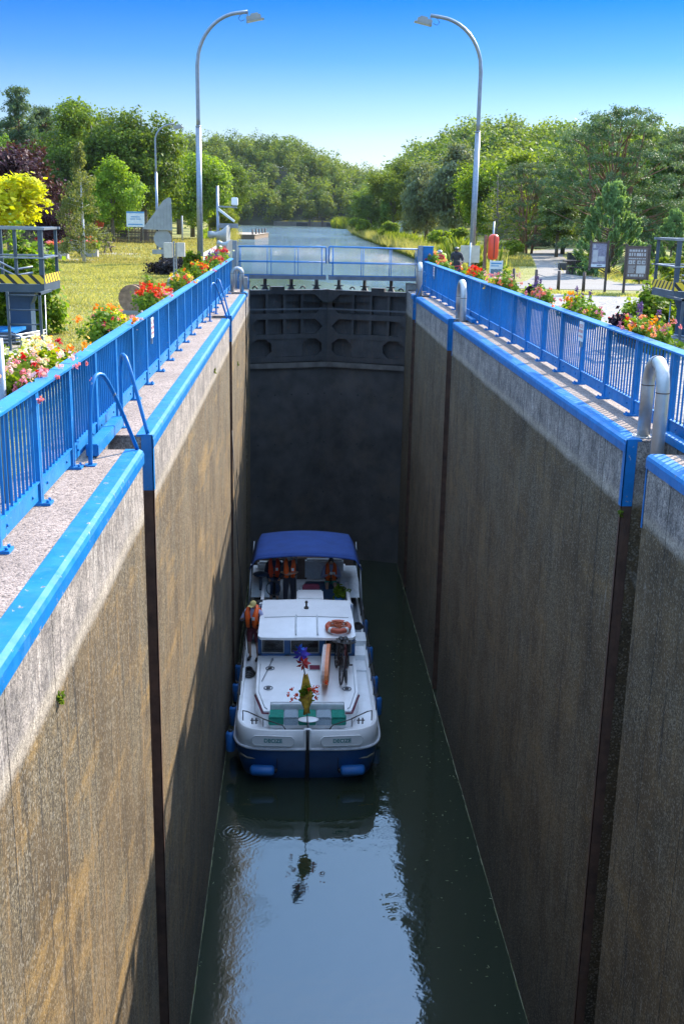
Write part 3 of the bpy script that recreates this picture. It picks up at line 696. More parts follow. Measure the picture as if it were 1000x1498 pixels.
# ------------------------------------------------------------------ lamp posts
LENS = mat('lamp_lens', (.6,.6,.62), .2)
def lamp(x, y, s, H, Rr, label, r0=.115, head=1.0, reach=None):
    t = empty('street_lamp', (x, y, 0), 0, label, 'street lamp', 'curved arm lamp posts')
    straight = H-Rr*1.05
    mid = straight*.72
    MB().tube([(0,0,0),(0,0,mid)], [r0, r0*.82], 14).build('pole', GALV, t)
    pts = [(0,0,mid-.02)]; pts += [(0,0,mid+.3),(0,0,straight)]
    reach = Rr*1.15 if reach is None else reach
    for a in np.linspace(.15, 1.0, 10): 
        th = a*PI/2*.93; pts.append((s*reach*(1-math.cos(th)), 0, straight+Rr*1.02*math.sin(th)))
    e = pts[-1]; pts.append((e[0]+s*reach*.22, 0, e[2]+.06))
    MB().tube(pts, [r0*.62]*3+[r0*.55]*(len(pts)-3), 12).build('arm', GALV, t)
    MB().cyl((0,0,mid-.03),(0,0,mid+.03), r0*.86, n=14).build('collar', GALV, t)
    MB().box(-.2,.2,-.2,.2,0,.03).build('base_plate', GALV, t)
    e = pts[-1]; hx = e[0]
    hd = empty('lamp_head', (hx, 0, e[2])); hd.parent = t
    k = head
    MB().beam((0,0,.03),(0,0,-.22*k),.05*k,.05*k).build('bracket', GALV, hd)
    M = Matrix.Rotation(s*R(-12), 4, 'Y')
    m = MB(); m.box(*sorted((-s*.12*k, s*.55*k)), -.2*k, .2*k, -.40*k, -.20*k, .02, Matrix.Translation((0,0,0)) @ M)
    m.box(*sorted((-s*.14*k, s*.66*k)), -.23*k, .23*k, -.43*k, -.395*k, 0, M); m.box(*sorted((s*.1*k, s*.45*k)), -.15*k, .15*k, -.22*k, -.12*k, .02, M)
    m.build('housing', SIGNBACK, hd)
    MB().box(*sorted((-s*.08*k, s*.6*k)), -.19*k, .19*k, -.437*k, -.432*k, 0, M).build('lens', LENS, hd)
    MB().tube([(-s*.02,0,-.03),(-s*.3*k,.02,-.12*k),(-s*.42*k,.02,-.28*k),(-s*.3*k,.02,-.4*k),(-s*.13*k,0,-.33*k)], .012, 6).build('cable', BLACK, hd)
lamp(-5.55, 50, 1, 11.05, 2.1, 'tall galvanised lamp post on the left bank curving over the canal', .14, .95, 1.95)
lamp(6.72, 50, -1, 11.1, 2.1, 'tall galvanised lamp post on the right bank curving over the canal', .14, .95, 2.05)
lamp(-11.8, 85, 1, 9.1, 1.2, 'distant third lamp post rising before the trees on the left', .11, .95, 1.3)
# ------------------------------------------------------------------ service gantries beside the lock
def stripe_mat():
    m, t, b = nm('hazard_stripes'); c = coord(t); sp = t.nodes.new('ShaderNodeSeparateXYZ'); t.links.new(c, sp.inputs[0])
    v = math_n(t, 'ADD', math_n(t, 'ADD', sp.outputs[0], sp.outputs[1]), sp.outputs[2])
    k = math_n(t, 'GREATER_THAN', math_n(t, 'FRACT', math_n(t, 'MULTIPLY', v, 4.2)), .6)
    t.links.new(mixc(t, k, (.80,.52,.02), (.02,.02,.02)), b.inputs['Base Color']); b.inputs['Roughness'].default_value = .5; return m
HAZ = stripe_mat()
def gantry(s, xe, y, label, dz=0):
    t = empty('service_gantry', (s*xe, y, 0), 0, label, 'service gantry', 'steel service gantries beside the lock')
    def bx(m, xa, xb, *a): return m.box(*sorted((s*xa, s*xb)), *a)
    bx(MB(), 0, 2.6, 0, 1.5, 1.08+dz, 1.24+dz).build('deck', GSTEEL, t)
    m = MB(); bx(m, .0, 2.6, -.012, -.002, 1.25+dz, 1.43+dz); bx(m, .0, .01, .0, 1.5, 1.25+dz, 1.43+dz); m.build('toe_board', HAZ, t)
    for px, py, w_ in ((.04,.04,.09),(.55,.04,.06),(1.3,.04,.06),(2.4,.04,.06),(.04,1.45,.06),(1.2,1.45,.06)):
        bx(MB(), px-w_/2, px+w_/2, py-w_/2, py+w_/2, 1.24+dz, 2.33+dz).build('post', GSTEEL, t)
    for z in (1.76, 2.33):
        m = MB(); r_ = .05 if z > 2 else .03
        bx(m, -.06, 2.6, -.02, .10, z-r_*.4+dz, z+r_*.6+dz); bx(m, -.02, .08, .1, 1.5, z-r_*.4+dz, z+r_*.6+dz); bx(m, -.06, 2.6, 1.4, 1.5, z-r_*.4+dz, z+r_*.6+dz); m.build('guard_rail', GALV, t)
    ld = MB()
    for xx in (-.12, .5): bx(ld, xx-.025, xx+.025, -1.0, -.95, .0, 1.15+dz)
    bx(ld, -.145, -.095, -1.0, 0.02, 1.10+dz, 1.15+dz)
    ld.build('ladder_stile', GSTEEL, t)
    m = MB()
    for k in range(4): m.cyl((s*-.12, -.975, .25+k*.28), (s*.5, -.975, .25+k*.28), .014, n=6)
    m.build('ladder_rung', GSTEEL, t)
    m = MB(); bx(m, .42, .85, .5, .9, .15, 1.07+dz); m.prism([(s*.42,.8),(s*.30,1.07),(s*.42,1.07)], 'y', .52, .88); m.build('column', mat('dark_blue_steel', (.03,.07,.13), .5), t)
    bx(MB(), .3, .62, .3, 1.1, 0, .2).build('footing', CONC, t)
    m = MB(); bx(m, .5, 3, -.7, .35, .30, .36); m.build('drive_cover', BLUE, t)
    m = MB(); bx(m, .45, 3, -.76, -.72, .12, .34)
    for k in range(6): bx(m, .6+k*.4, .64+k*.4, -.74, -.66, 0, .3)
    m.build('drive_frame', GSTEEL, t)
    m = MB()
    for k in range(3): 
        z = .16+k*.07; m.tube([(s*2.6,-.86-.05*k,z),(s*.55,-.86-.05*k,z),(s*.35,-.6,z),(s*.12,.1,z),(s*.10,.4,z),(s*.10,.42,1.0)], .016, 6)
    m.tube([(s*.30,-.9,.0),(s*.30,-.9,.28),(s*.5,-.9,.32)], .03, 8)
    m.build('hydraulic_pipe', GALV, t)
    m = MB()
    for zz in (1.38, 1.5): m.tube([(s*2.4,.5,zz+dz+.35),(s*1.2,.5,zz+.25+dz),(s*.7,.5,zz+dz),(s*.35,.6,zz+.06+dz)], .022, 8)
    m.build('hose', GALV, t)
    return t
gantry(-1, 6.32, 22.5, 'grey blue steel gantry with hazard stripes at the left edge of the lawn')
gantry(1, 7.0, 23.6, 'grey blue steel gantry with hazard stripes at the edge of the gravel on the right', .0)
MB().box(-9,-4.2,20.75,20.98,.0,.03).build('kerb_strip', CONC, None, kind='structure')
MB().box(-9.5,-6.1,21.0,22.4,.0,.02).build('slab', CONC, None, kind='structure')
r = empty('marker_pole', (-3.92, 10.0, 0), 0, 'plain grey pole standing in the flowers at the left picture edge', 'pole')
MB().cyl((0,0,0),(0,0,1.55),.045,.04).build('pole', GALV, r)

VINE = leaf_mat('vine_leaves', (.09,.17,.015), (.30,.38,.03), .5)
def shrub(x, y, rx, ry, h, m_, label, n=60, per=50, ls=.09, seed=0, name='shrub', cat='shrub', grp=None, z0=0., spread=.10):
    rng = np.random.default_rng(seed); t = empty(name, (x,y,0), 0, label, cat, grp)
    u = rng.normal(size=(n,3)); u /= np.linalg.norm(u,axis=1)[:,None]; u[:,2] = np.abs(u[:,2]); rr = rng.uniform(.55,1,n)[:,None]
    c = u*rr*[rx,ry,h-z0]; c[:,2] += z0
    np_mesh('foliage', leaf_cloud(rng, c, per, (spread*rx,spread*ry,spread*h), ls, 1.4, .2, outc=(0,0,z0)), m_, t)
    m = MB()
    for k in range(5): m.tube([(rng.normal(0,.05),rng.normal(0,.05),0), tuple(c[k]*[.5,.5,.6]), tuple(c[k])], [.03,.02,.008], 5)
    m.build('stem', WOOD, t); return t
shrub(-7.3, 24.9, .95, .5, 2.15, VINE, 'bright climbing vine growing behind the left gantry', 90, 60, .10, 21, 'climbing_vine', 'vine')
shrub(7.25, 25.9, .75, .7, 1.25, VINE, 'sprawling green vine in front of the right gantry column', 70, 60, .09, 22, 'climbing_vine', 'vine')
shrub(8.6, 27.2, .9, .5, 1.9, VINE, 'yellow green vine rising behind the right gantry rail', 60, 60, .10, 23, 'climbing_vine', 'vine')

# ------------------------------------------------------------------ lawn furniture on the left
t = empty('wooden_reel', (-5.62, 29.9, 0), R(-14), 'round wooden reel of two discs standing on the lawn', 'wooden reel')
m = MB()
def disc(y0, y1, r_): return MB().tube([(0,y0,.44),(0,y1,.44)], r_, 28)
disc(-.17,-.10,.37).build('disc', mat('reel_wood', (.34,.20,.12), .85, 0, .35, 7, .6, 30, (.05,.04,.03), .6), t); disc(.10,.17,.37).build('disc', WOOD, t); disc(-.10,.10,.22).build('hub', DWOOD, t)
MB().box(-.30,.30,-.2,.2,0,.12,.01).build('block', CONC, t)
def post_sign(name, x, y, h, label, cat, w_, ph, pz, col, legs=(-.4,.4), lw=.04, lm=GALV, face=None, grp=None, rz=0, th=.03):
    t = empty(name, (x,y,0), rz, label, cat, grp)
    for lx in legs: MB().cyl((lx*w_,0,0),(lx*w_,0,h), lw/2, n=8).build('leg', lm, t)
    p = MB().box(-w_/2, w_/2, -th-lw/2, -lw/2, pz, pz+ph).build('panel', col, t)
    if face: face(p, -th-lw/2-.002, pz, w_, ph)
    return t
SKYB = mat('sign_blue', (.10,.28,.50), .5); SIGNW = mat('sign_pale', (.62,.66,.68), .5); GREYP = mat('print_grey', (.18,.18,.20), .6); BRP = mat('board_brown', (.15,.11,.10), .6); PALEP = mat('board_pale', (.45,.44,.44), .6)
def face_info(p, y, z, w_, h):
    MB().box(-w_/2, w_/2, y-.002, y, z+h*.88, z+h).build('header', SKYB, p)
    m = MB()
    for i, (a, b_) in enumerate(((.25,.75),(.2,.5),(.55,.8))): m.box(-w_/2+a*w_, -w_/2+b_*w_, y-.002, y, z+h*(.62-.14*(i>0)), z+h*(.68-.14*(i>0)))
    m.box(-w_*.42, w_*.4, y-.002, y, z+h*.12, z+h*.2); m.build('print', SKYB, p)
post_sign('information_sign', -15.3, 98, 2.8, 'white information board on two posts before the trees beyond the lawn', 'sign', 1.55, 1.3, 1.5, SIGNW, face=face_info)
t = empty('life_buoy_case', (-20, 107, 0), 0, 'small orange life buoy case on a post at the far edge of the lawn', 'life buoy case')
MB().cyl((0,0,0),(0,0,1.4),.05).build('post', GALV, t); MB().sphere((0,0,1.75),.42,.2,.8,12,10).build('case', mat('orange_plastic', (.75,.09,.02), .35), t)
t = empty('marker_post', (-12.5, 110, 0), 0, 'thin pale marker post in the grass near the canal bend', 'post')
MB().cyl((0,0,0),(0,0,2.5),.09,.08).build('post', PALEP, t)
# navigation sign seen from behind
t = empty('navigation_sign', (-8.5, 60.5, 0), R(8), 'grey back of a large angular navigation sign with a round one below', 'sign')
MB().cyl((0,0,0),(0,0,3.1),.07).build('post', GALV, t)
m = MB(); m.prism([(-1.05,1.85),(.55,1.8),(.52,3.45),(.38,3.52),(.10,3.35),(-.35,2.75)], 'y', -.25, -.08); m.build('panel', SIGNBACK, t)
m = MB()
for x in np.linspace(-.8,.45,8): m.box(x-.008,x+.008,-.258,-.2505,1.9,2.1+(x+.8)*.85 if x<.1 else 3.2)
m.build('ribs', mat('sign_rib', (.25,.26,.25), .5, .4), t)
MB().cyl((.02,-.12,1.35),(.02,-.09,1.35),.48,n=28).build('round_panel', SIGNBACK, t)
MB().box(-.55,.62,-.12,-.09,.55,.78).build('small_panel', SIGNBACK, t)
MB().box(.9,1.05,-.2,-.05,.75,.9).build('lamp', BLACK, t); MB().box(-.3,-.2,-.2,-.1,1.75,1.95).build('clamp', BLACK, t)
MB().box(-.45,.45,-.3,.3,0,.05).build('base', CONC, t)
# control cabinets on a concrete slab
t = empty('control_cabinet', (-6.15, 45, .0), 0, 'pair of cream control boxes on a steel stand over a slab', 'control box')
MB().box(-.42,-.08,-.15,.1,.95,1.55,.015).build('cabinet', CREAM, t); MB().box(.10,.42,-.12,.12,1.0,1.55,.015).build('cabinet', CREAM, t)
m = MB(); m.box(-.06,-.0,-.05,.03,.0,1.6); m.box(.04,.09,-.05,.03,.0,1.55); m.beam((-.02,0,.25),(.3,0,.02),.04,.04); m.beam((-.02,0,.25),(-.2,0,.02),.04,.04); m.build('stand', GALV, t)
t = empty('concrete_plinth', (-5.4, 43.2, 0), 0, 'low concrete plinth block on the left bank behind the flowers', 'plinth')
MB().box(-.75,.9,-.9,.9,0,.28,.02).build('block', CONC, t); MB().box(-.75,.9,.95,2.6,0,.30,.02).build('step', CONC, t)
DKB = leaf_mat('dark_bush', (.02,.02,.018), (.07,.05,.055), .1)
shrub(-6.6, 50.5, 1.35, .9, .95, DKB, 'low dark purple shrub beside the control boxes', 70, 60, .09, 31, 'dark_shrub', 'shrub')
shrub(-5.75, 48.5, .4, .4, 1.3, VINE, 'tall leafy yellow flowering plant by the left lamp post', 24, 40, .16, 32, 'canna_plant', 'plant')
# camera mast with loudspeakers
t = empty('camera_mast', (-4.75, 50, 0), 0, 'slim grey mast with camera arm and loudspeaker above the gate', 'camera mast')
MB().cyl((0,0,0),(0,0,3.9),.075,.06).build('mast', GALV, t)
MB().beam((0,0,3.03),(.86,0,3.0),.06,.07).build('arm', GALV, t)
m = MB(); m.box(.62,.9,-.22,.25,3.08,3.42,.03); m.build('camera_housing', WHITE, t)
MB().prism([(.02,2.85),(.72,2.35),(.76,2.42),(.06,2.95)], 'y', -.12, .12).build('bracket_arm', SIGNW, t)
def horn(par, c, d, r_, L):
    c = Vector(c); d = Vector(d).normalized()
    MB().tube([c+d*L*x for x in (0,.15,.3,.6,.9,1.0)], [r_*.35,r_*.35,r_*.22,r_*.45,r_*.9,r_*1.0], 20).build('horn', SIGNBACK, par)
horn(t, (-.35,-.3,1.8), (1,-.15,-.02), .46, .85)
MB().box(-.45,.0,-.1,.1,1.7,1.95).build('bracket', GALV, t); MB().box(.05,.9,.1,.14,2.1,2.3).build('cross_bar', GALV, t)
t = empty('loudspeaker', (-3.95, 43.0, 0), 0, 'grey horn loudspeaker on a box at the left end of the footbridge', 'loudspeaker')
MB().box(-.55,-.2,-.1,.1,0,1.25,.01).build('box', SIGNBACK, t); MB().cyl((-.1,0,0),(-.1,0,1.5),.035).build('post', GALV, t)
horn(t, (-.32,.1,1.62), (1,-.45,-.25), .27, .55)

# planters and picnic benches
def planter(x, y, L, label, seed, rz=0):
    t = empty('flower_planter', (x,y,0), rz, label, 'planter', 'concrete planters on the far lawn')
    MB().box(-L/2,L/2,-.3,.3,0,.5,.02).build('trough', CONC, t); rng = np.random.default_rng(seed)
    cc = np.stack([rng.uniform(-L/2,L/2,45), rng.normal(0,.15,45), .55+rng.uniform(0,.3,45)],1); np_mesh('foliage', leaf_cloud(rng, cc, 22, (.09,.09,.06), .10), LEAF_F, t)
    for m_, k in ((SALM,14),(PINK,14),(RED,6)):
        cc = np.stack([rng.uniform(-L/2,L/2,k), rng.normal(0,.2,k), .75+rng.uniform(0,.25,k)],1); np_mesh('blossoms', blossoms(rng, cc, .16), m_, t)
planter(-15.0, 64.5, 1.2, 'nearest concrete planter of red flowers by the picnic bench', 41)
planter(-17.2, 72, 1.4, 'concrete planter of pink flowers between the two picnic benches', 42, .3)
planter(-16.2, 78, 1.6, 'farthest concrete planter with mixed flowers on the lawn', 43)
planter(-13.9, 68.5, 1.0, 'small concrete planter with flowers near the birch stake', 44)
def picnic(x, y, label, rz=0):
    t = empty('picnic_table', (x,y,0), rz, label, 'picnic table', 'picnic tables on the far lawn')
    MB().box(-.9,.9,-.38,.38,.70,.76).build('table_top', WOOD, t)
    for sy in (-1,1): MB().box(-.9,.9,sy*.72-.13,sy*.72+.13,.42,.47).build('bench_seat', WOOD, t)
    for sx in (-.65,.65):
        m = MB(); m.beam((sx,-.75,0),(sx,-.15,.70),.07,.1,(1,0,0)).beam((sx,.75,0),(sx,.15,.70),.07,.1,(1,0,0)).beam((sx,-.8,.40),(sx,.8,.40),.06,.09); m.build('leg', DWOOD, t)
picnic(-16.2, 66.5, 'picnic table on the slab by the nearest planter', .3); picnic(-14.6, 75.5, 'farther picnic table beside the stake of the birch', -.2)
MB().box(-17.6,-12.6,63.2,65.2,.0,.02).build('slab', CONC, None, kind='structure'); MB().box(-16,-12,73.5,76.5,.0,.02).build('slab', CONC, None, kind='structure')
t = empty('wooden_fence', (0,0,0), 0, 'low dark wooden fence in the shade behind the lawn', 'fence')
m = MB()
for i in range(110): m.box(-27+i*.13,-26.9+i*.13,103+.01*(i%3),103.03+.01*(i%3),0,1.25+.05*((i*7)%3))
m.build('planks', DWOOD, t); MB().box(-27,-12.7,103.05,103.1,.9,1.0).build('rail', DWOOD, t)

# pontoon and far quays on the basin
t = empty('pontoon', (-9.6,165,UZ), R(-4), 'old wooden pontoon lying along the left side of the basin', 'pontoon')
MB().box(-3.2,3.2,-10,10,-.1,.55).build('hull', WOOD, t); m = MB()
for i in range(40): m.box(-3.3,3.3,-10+i*.5,-9.55+i*.5,.56,.62)
m.build('planks', mat('grey_planks', (.33,.27,.21), .85, 0, .3, 3), t)
m = MB()
for i in range(5): m.cyl((2.8,-9+i*4.5,-1),(2.8,-9+i*4.5,1.3),.12,n=8)
m.build('piles', DWOOD, t)
t = empty('distant_quay', (0,0,0), 0, 'distant low quay and dark sluice openings closing the canal', 'quay')
MB().box(-9,14,371,374.5,UZ-.5,.9).build('wall', mat('dark_quay', (.15,.13,.11), .9, 0, .4, .5), t)
for x in (-1.5, 8.5): MB().box(x,x+3.8,370.9,370.99,UZ,.6).build('opening', BLACK, t)
for x in (2.6, 6.8): MB().box(x,x+.6,370.3,370.89,UZ,1.6).build('post', DWOOD, t)

# ------------------------------------------------------------------ right bank furniture
for x, y, lab in ((8.42,44.0,'first wooden bollard from the canal at the path mouth'),(9.15,43.2,'second wooden bollard from the canal at the path mouth'),(10.0,42.6,'third wooden bollard from the canal near the map board'),(7.62,44.6,'wooden bollard hidden partly by flowers behind the life buoy poster')):
    t = empty('wooden_bollard', (x,y,0), 0, lab, 'bollard', 'wooden bollards across the path'); MB().cyl((0,0,0),(0,0,.76),.065,.06,10).build('post', DWOOD, t); MB().cyl((0,0,.76),(0,0,.78),.062,.045,10).build('cap', DWOOD, t)
MB().tube([(8.42,44,.6),(8.8,43.6,.5),(9.15,43.2,.6),(9.6,42.9,.5),(10,42.6,.6),(10.3,42.2,.52),(10.55,41.75,.6)], .012, 5).build('rope', GALV, None, label='thin rope slung between the wooden bollards', cat='rope')
def board(x, y, w_, z0, z1, label, mode, rz=0):
    t = empty('notice_board', (x,y,0), rz, label, 'notice board', 'brown wooden notice boards by the gravel')
    for sx in (-1,1):
        if mode == 0 and sx < 0: continue
        MB().box(sx*(w_/2+.04)-.045, sx*(w_/2+.04)+.045, -.045, .045, 0, z1+.06, .006).build('post', DWOOD, t)
    if mode == 0: MB().box(-w_/2-.085,-w_/2+.0,-.045,.045,z0-.15,z1+.05,.006).build('post', DWOOD, t)
    m = MB(); m.box(-w_/2,w_/2,-.03,.03,z1-.05,z1).box(-w_/2,w_/2,-.03,.03,z0-.05,z0); m.build('frame_bar', DWOOD, t)
    p = MB().box(-w_/2,w_/2,-.015,.01,z0,z1-.05).build('panel', BRP if mode else SIGNW, t)
    H = z1-.05-z0
    if mode == 0:
        m = MB()
        m.box(-w_*.5,w_*.5,-.018,-.016,z0+H*.12,z1-.05); m.build('map', BRP.copy() if False else mat('map_mauve', (.22,.21,.27), .5, 0, .3, 14), p)
        m = MB(); m.box(-w_*.42,-w_*.08,-.021,-.019,z0+H*.2,z0+H*.72).box(-.02,w_*.4,-.021,-.019,z0+H*.25,z0+H*.45).box(-w_*.42,-w_*.25,-.021,-.019,z0+H*.8,z0+H*.95).build('map_inset', PALEP, p)
        m = MB(); m.box(-w_*.1,w_*.25,-.021,-.019,z0+H*.04,z0+H*.08).build('title', GREYP, p)
    else:
        rng = np.random.default_rng(5); m = MB()
        for row, (za, zb) in enumerate(((.86,.93),(.72,.82),(.62,.66),(.46,.58),(.06,.13))):
            nn = (6,7,9,4,6)[row]
            for i in range(nn):
                xa = -w_*.42+w_*.84*i/nn; m.box(xa, xa+w_*.84/nn*rng.uniform(.5,.9), -.019,-.0165, z0+H*za, z0+H*zb)
        m.box(-w_*.02,w_*.42,-.019,-.0165,z0+H*.16,z0+H*.42)
        for i in range(7): m.box(-w_*.42,-w_*rng.uniform(.06,.2),-.019,-.0165,z0+H*(.18+i*.035),z0+H*(.195+i*.035))
        m.build('print', PALEP, p)
        m = MB()
        for i in range(4): m.cyl((-w_*.34+i*w_*.22,-.0205,z0+H*.52),(-w_*.34+i*w_*.22,-.0195,z0+H*.52),w_*.045,n=12)
        m.build('pictogram', GREYP, p)
board(10.35, 42.0, .56, 1.0, 1.93, 'notice board with a pale map on one long leg by the bollards', 0, R(-8))
board(11.95, 42.3, .80, .58, 1.80, 'brown notice board with rows of pictures at the edge of the gravel', 1, R(-4))
t = empty('life_buoy_case', (7.62, 49.8, 0), 0, 'tall orange life buoy case on a pole beside the right lamp post', 'life buoy case')
OR_P = mat('bright_orange_plastic', (.80,.07,.02), .3, 0, .05)
MB().cyl((0,0,0),(0,0,2.6),.04).build('post', GALV, t)
m = MB(); pts = [(0,-.12,z) for z in (.93,.97,1.1,1.9,2.0,2.05)]; m.tube(pts, [.10,.2,.24,.24,.19,.09], 20); m.build('case', OR_P, t); MB().box(-.015,.015,-.38,-.33,1.0,2.0).build('seam', RED.copy() if False else RUST, t)
def face_poster(p, y, z, w_, h):
    MB().box(-w_*.4,w_*.4,y-.002,y,z+h*.82,z+h*.9).box(-w_*.4,w_*.2,y-.002,y,z+h*.70,z+h*.75).build('header', SKYB, p); MB().box(-w_*.42,w_*.42,y-.002,y,z+h*.1,z+h*.55).build('picture', mat('poster_picture', (.12,.18,.24), .5, 0, .6, 18), p)
post_sign('poster_sign', 7.22, 46.5, 1.02, 'pale poster with a dark picture below the orange life buoy case', 'sign', .56, .75, .25, SIGNW, face=face_poster, legs=(-.45,.45))
t = empty('wooden_post', (7.35, 50.2, 0), 0, 'tall plain wooden post left of the orange life buoy case', 'post'); MB().box(-.07,.07,-.07,.07,0,1.98,.01).build('post', WOOD, t)
t = empty('back_of_sign', (6.3, 47.8, 0), 0, 'cream back of a sign on a thin post behind the cyclists', 'sign'); MB().cyl((0,0,0),(0,0,1.7),.035).build('post', SIGNW, t); MB().box(-.42,.42,.05,.12,.85,1.58,.01).build('panel', CREAM, t)
t = empty('picnic_table', (13.6, 57.5, 0), 0, 'picnic table and bench in tree shade behind the map board', 'picnic table'); MB().box(-.8,.8,-.35,.35,.62,.7).build('table_top', DWOOD, t)
m = MB(); m.box(-.6,-.45,-.3,.3,0,.62).box(.45,.6,-.3,.3,0,.62); m.build('leg', DWOOD, t); MB().box(-.8,.8,-.95,-.65,.34,.4).box(-.6,-.5,-.9,-.7,0,.345).box(.5,.6,-.9,-.7,0,.345).build('bench_seat', DWOOD, t)
t = empty('litter_bin', (14.7, 63, 0), 0, 'square dark litter bin beyond the picnic table on the right', 'litter bin'); MB().box(-.35,.35,-.3,.3,0,.9,.03).build('bin', BLACK, t); MB().box(-.38,.38,-.33,.33,.9,.95,.01).build('lid', DSTEEL, t); 
t = empty('stone_block', (14.0, 62, 0), 0, 'low dark stone block beside the litter bin', 'stone block'); MB().box(-.4,.2,-.3,.3,0,.4,.06).build('block', mat('dark_stone', (.07,.07,.065), .9), t)
t = empty('utility_cabinet', (16.0,190,0), 0, 'white utility cabinet beneath the distant trees on the right bank', 'cabinet'); MB().box(-1,1,-.5,.5,0,2.3,.05).build('cabinet', SIGNW, t); MB().box(-1.1,1.1,-.6,.6,2.3,2.4).build('lid', SIGNBACK, t)
# ------------------------------------------------------------------ people
def skin_mesh(verts, edges, radii, root=0, sub=1):
    me = bpy.data.meshes.new('tmp'); me.from_pydata([tuple(v) for v in verts], edges, []); o = bpy.data.objects.new('tmp', me); COL.objects.link(o)
    sk = o.modifiers.new('s', 'SKIN'); sk.use_smooth_shade = True
    for i, r_ in enumerate(radii):
        d = me.skin_vertices[0].data[i]; d.radius = r_ if isinstance(r_, tuple) else (r_, r_); d.use_root = (i == root)
    ss = o.modifiers.new('u', 'SUBSURF'); ss.levels = sub; ss.render_levels = sub
    dg = bpy.context.evaluated_depsgraph_get(); out = bpy.data.meshes.new_from_object(o.evaluated_get(dg)); bpy.data.objects.remove(o); return out
SKINM = mat('skin', (.50,.29,.20), .55, 0, .06, 20)
HAIRD = mat('dark_hair', (.03,.02,.015), .7)
VEST = mat('orange_life_vest', (1.0,.13,.01), .5, 0, .08, 10, .3, 60)
VEST2 = mat('scarlet_life_vest', (.95,.08,.02), .5, 0, .08, 10, .3, 60)
def person(loc, rz, label, J, garments, vest=None, hat=None, hair=HAIRD, glasses=False, scale=1.0, extra=None, grp=None):
    """J: joint positions (x right of the viewer when facing -y, y back, z up)"""
    t = empty('person', loc, rz, label, 'person', grp); t.scale = (scale,)*3
    V = {k: Vector(v) for k, v in J.items()}
    names, verts, rad, edges, seg = [], [], [], [], []
    idx = {}
    def add(k, p, r_): idx[k] = len(verts); verts.append(Vector(p)); rad.append(r_); return idx[k]
    def edge(a, b_, bone): edges.append((idx[a], idx[b_])); seg.append((idx[a], idx[b_], bone))
    add('pel', V['pel'], (.15,.11)); add('waist', V['pel'].lerp(V['chest'], .5), (.135,.10)); add('chest', V['chest'], (.165,.115)); add('nb', V['chest'].lerp(V['neck'], .75), (.11,.08))
    add('neck', V['neck'], .052); hd = (V['head']-V['neck']).normalized()
    add('jaw', V['neck']+hd*.065+Vector(J.get('face', (0,-.015,0))), .062); add('head', V['head'], (.078,.092)); add('crown', V['head']+hd*.075, (.055,.065))
    for a, b_, n in (('pel','waist','torso'),('waist','chest','torso'),('chest','nb','torso'),('nb','neck','neck'),('neck','jaw','head'),('jaw','head','head'),('head','crown','head')): edge(a, b_, n)
    for sd in 'LR':
        add('sh'+sd, V['sh'+sd], .068); add('el'+sd, V['el'+sd], .045); add('wr'+sd, V['wr'+sd], .028); add('uam'+sd, V['sh'+sd].lerp(V['el'+sd], .5), .052); add('fam'+sd, V['el'+sd].lerp(V['wr'+sd], .35), .042)
        edge('nb','sh'+sd,'torso'); edge('sh'+sd,'uam'+sd,'uarm'); edge('uam'+sd,'el'+sd,'uarm'); edge('el'+sd,'fam'+sd,'farm'); edge('fam'+sd,'wr'+sd,'farm')
        hdv = (V['wr'+sd]-V['el'+sd]).normalized(); hdv = Vector(J.get('hd'+sd, hdv)).normalized(); sdv, upv = frame_of(hdv)
        palm = V['wr'+sd]+hdv*.075; add('pm'+sd, palm, (.036,.018)); edge('wr'+sd,'pm'+sd,'hand')
        for i in range(4):
            off = sdv*(.024*(i-1.5)*1.0); b0 = palm+hdv*.015+off; ln = (.062,.075,.070,.055)[i]
            add(f'f{i}a'+sd, b0+hdv*ln*.45-upv*.004, .0095); add(f'f{i}b'+sd, b0+hdv*ln*.85-upv*.025, .0075); edge('pm'+sd, f'f{i}a'+sd, 'hand'); edge(f'f{i}a'+sd, f'f{i}b'+sd, 'hand')
        tb = V['wr'+sd]+hdv*.045-sdv*.038; add('tha'+sd, tb, .011); add('thb'+sd, tb+hdv*.035-sdv*.012-upv*.012, .009); edge('pm'+sd,'tha'+sd,'hand'); edge('tha'+sd,'thb'+sd,'hand')
        add('hip'+sd, V['hip'+sd], .095); add('thm'+sd, V['hip'+sd].lerp(V['kn'+sd], .5), .082); add('kn'+sd, V['kn'+sd], .058); add('cm'+sd, V['kn'+sd].lerp(V['an'+sd], .35), .056); add('an'+sd, V['an'+sd], .038)
        td = Vector(J.get('toe', (0,-1,0))); add('heel'+sd, V['an'+sd]+Vector((0,.0,-.05))-td*.02, .038); add('ball'+sd, V['an'+sd]+td*.12+Vector((0,0,-.055)), (.045,.028)); add('toe'+sd, V['an'+sd]+td*.19+Vector((0,0,-.062)), (.038,.018))
        for a, b_, n in (('pel','hip','torso'),('hip','thm','thigh'),('thm','kn','thigh'),('kn','cm','calf'),('cm','an','calf'),('an','heel','foot'),('heel','ball','foot'),('ball','toe','foot')):
            edge(a if a == 'pel' else a+sd, b_+sd, n)
    me = skin_mesh(verts, edges, rad, 0, 1); me.name = 'body'
    # nose, ears joined into the same surface
    up = hd; fr = Vector(J.get('look', (0,-1,0))).normalized(); sd_ = fr.cross(up).normalized()
    bm = bmesh.new(); bm.from_mesh(me)
    def blob(c, r3):
        M = Matrix((sd_, fr, up)).transposed().to_4x4(); M.translation = c
        bmesh.ops.create_icosphere(bm, subdivisions=1, radius=1, matrix=M @ Matrix.Diagonal((*r3, 1)))
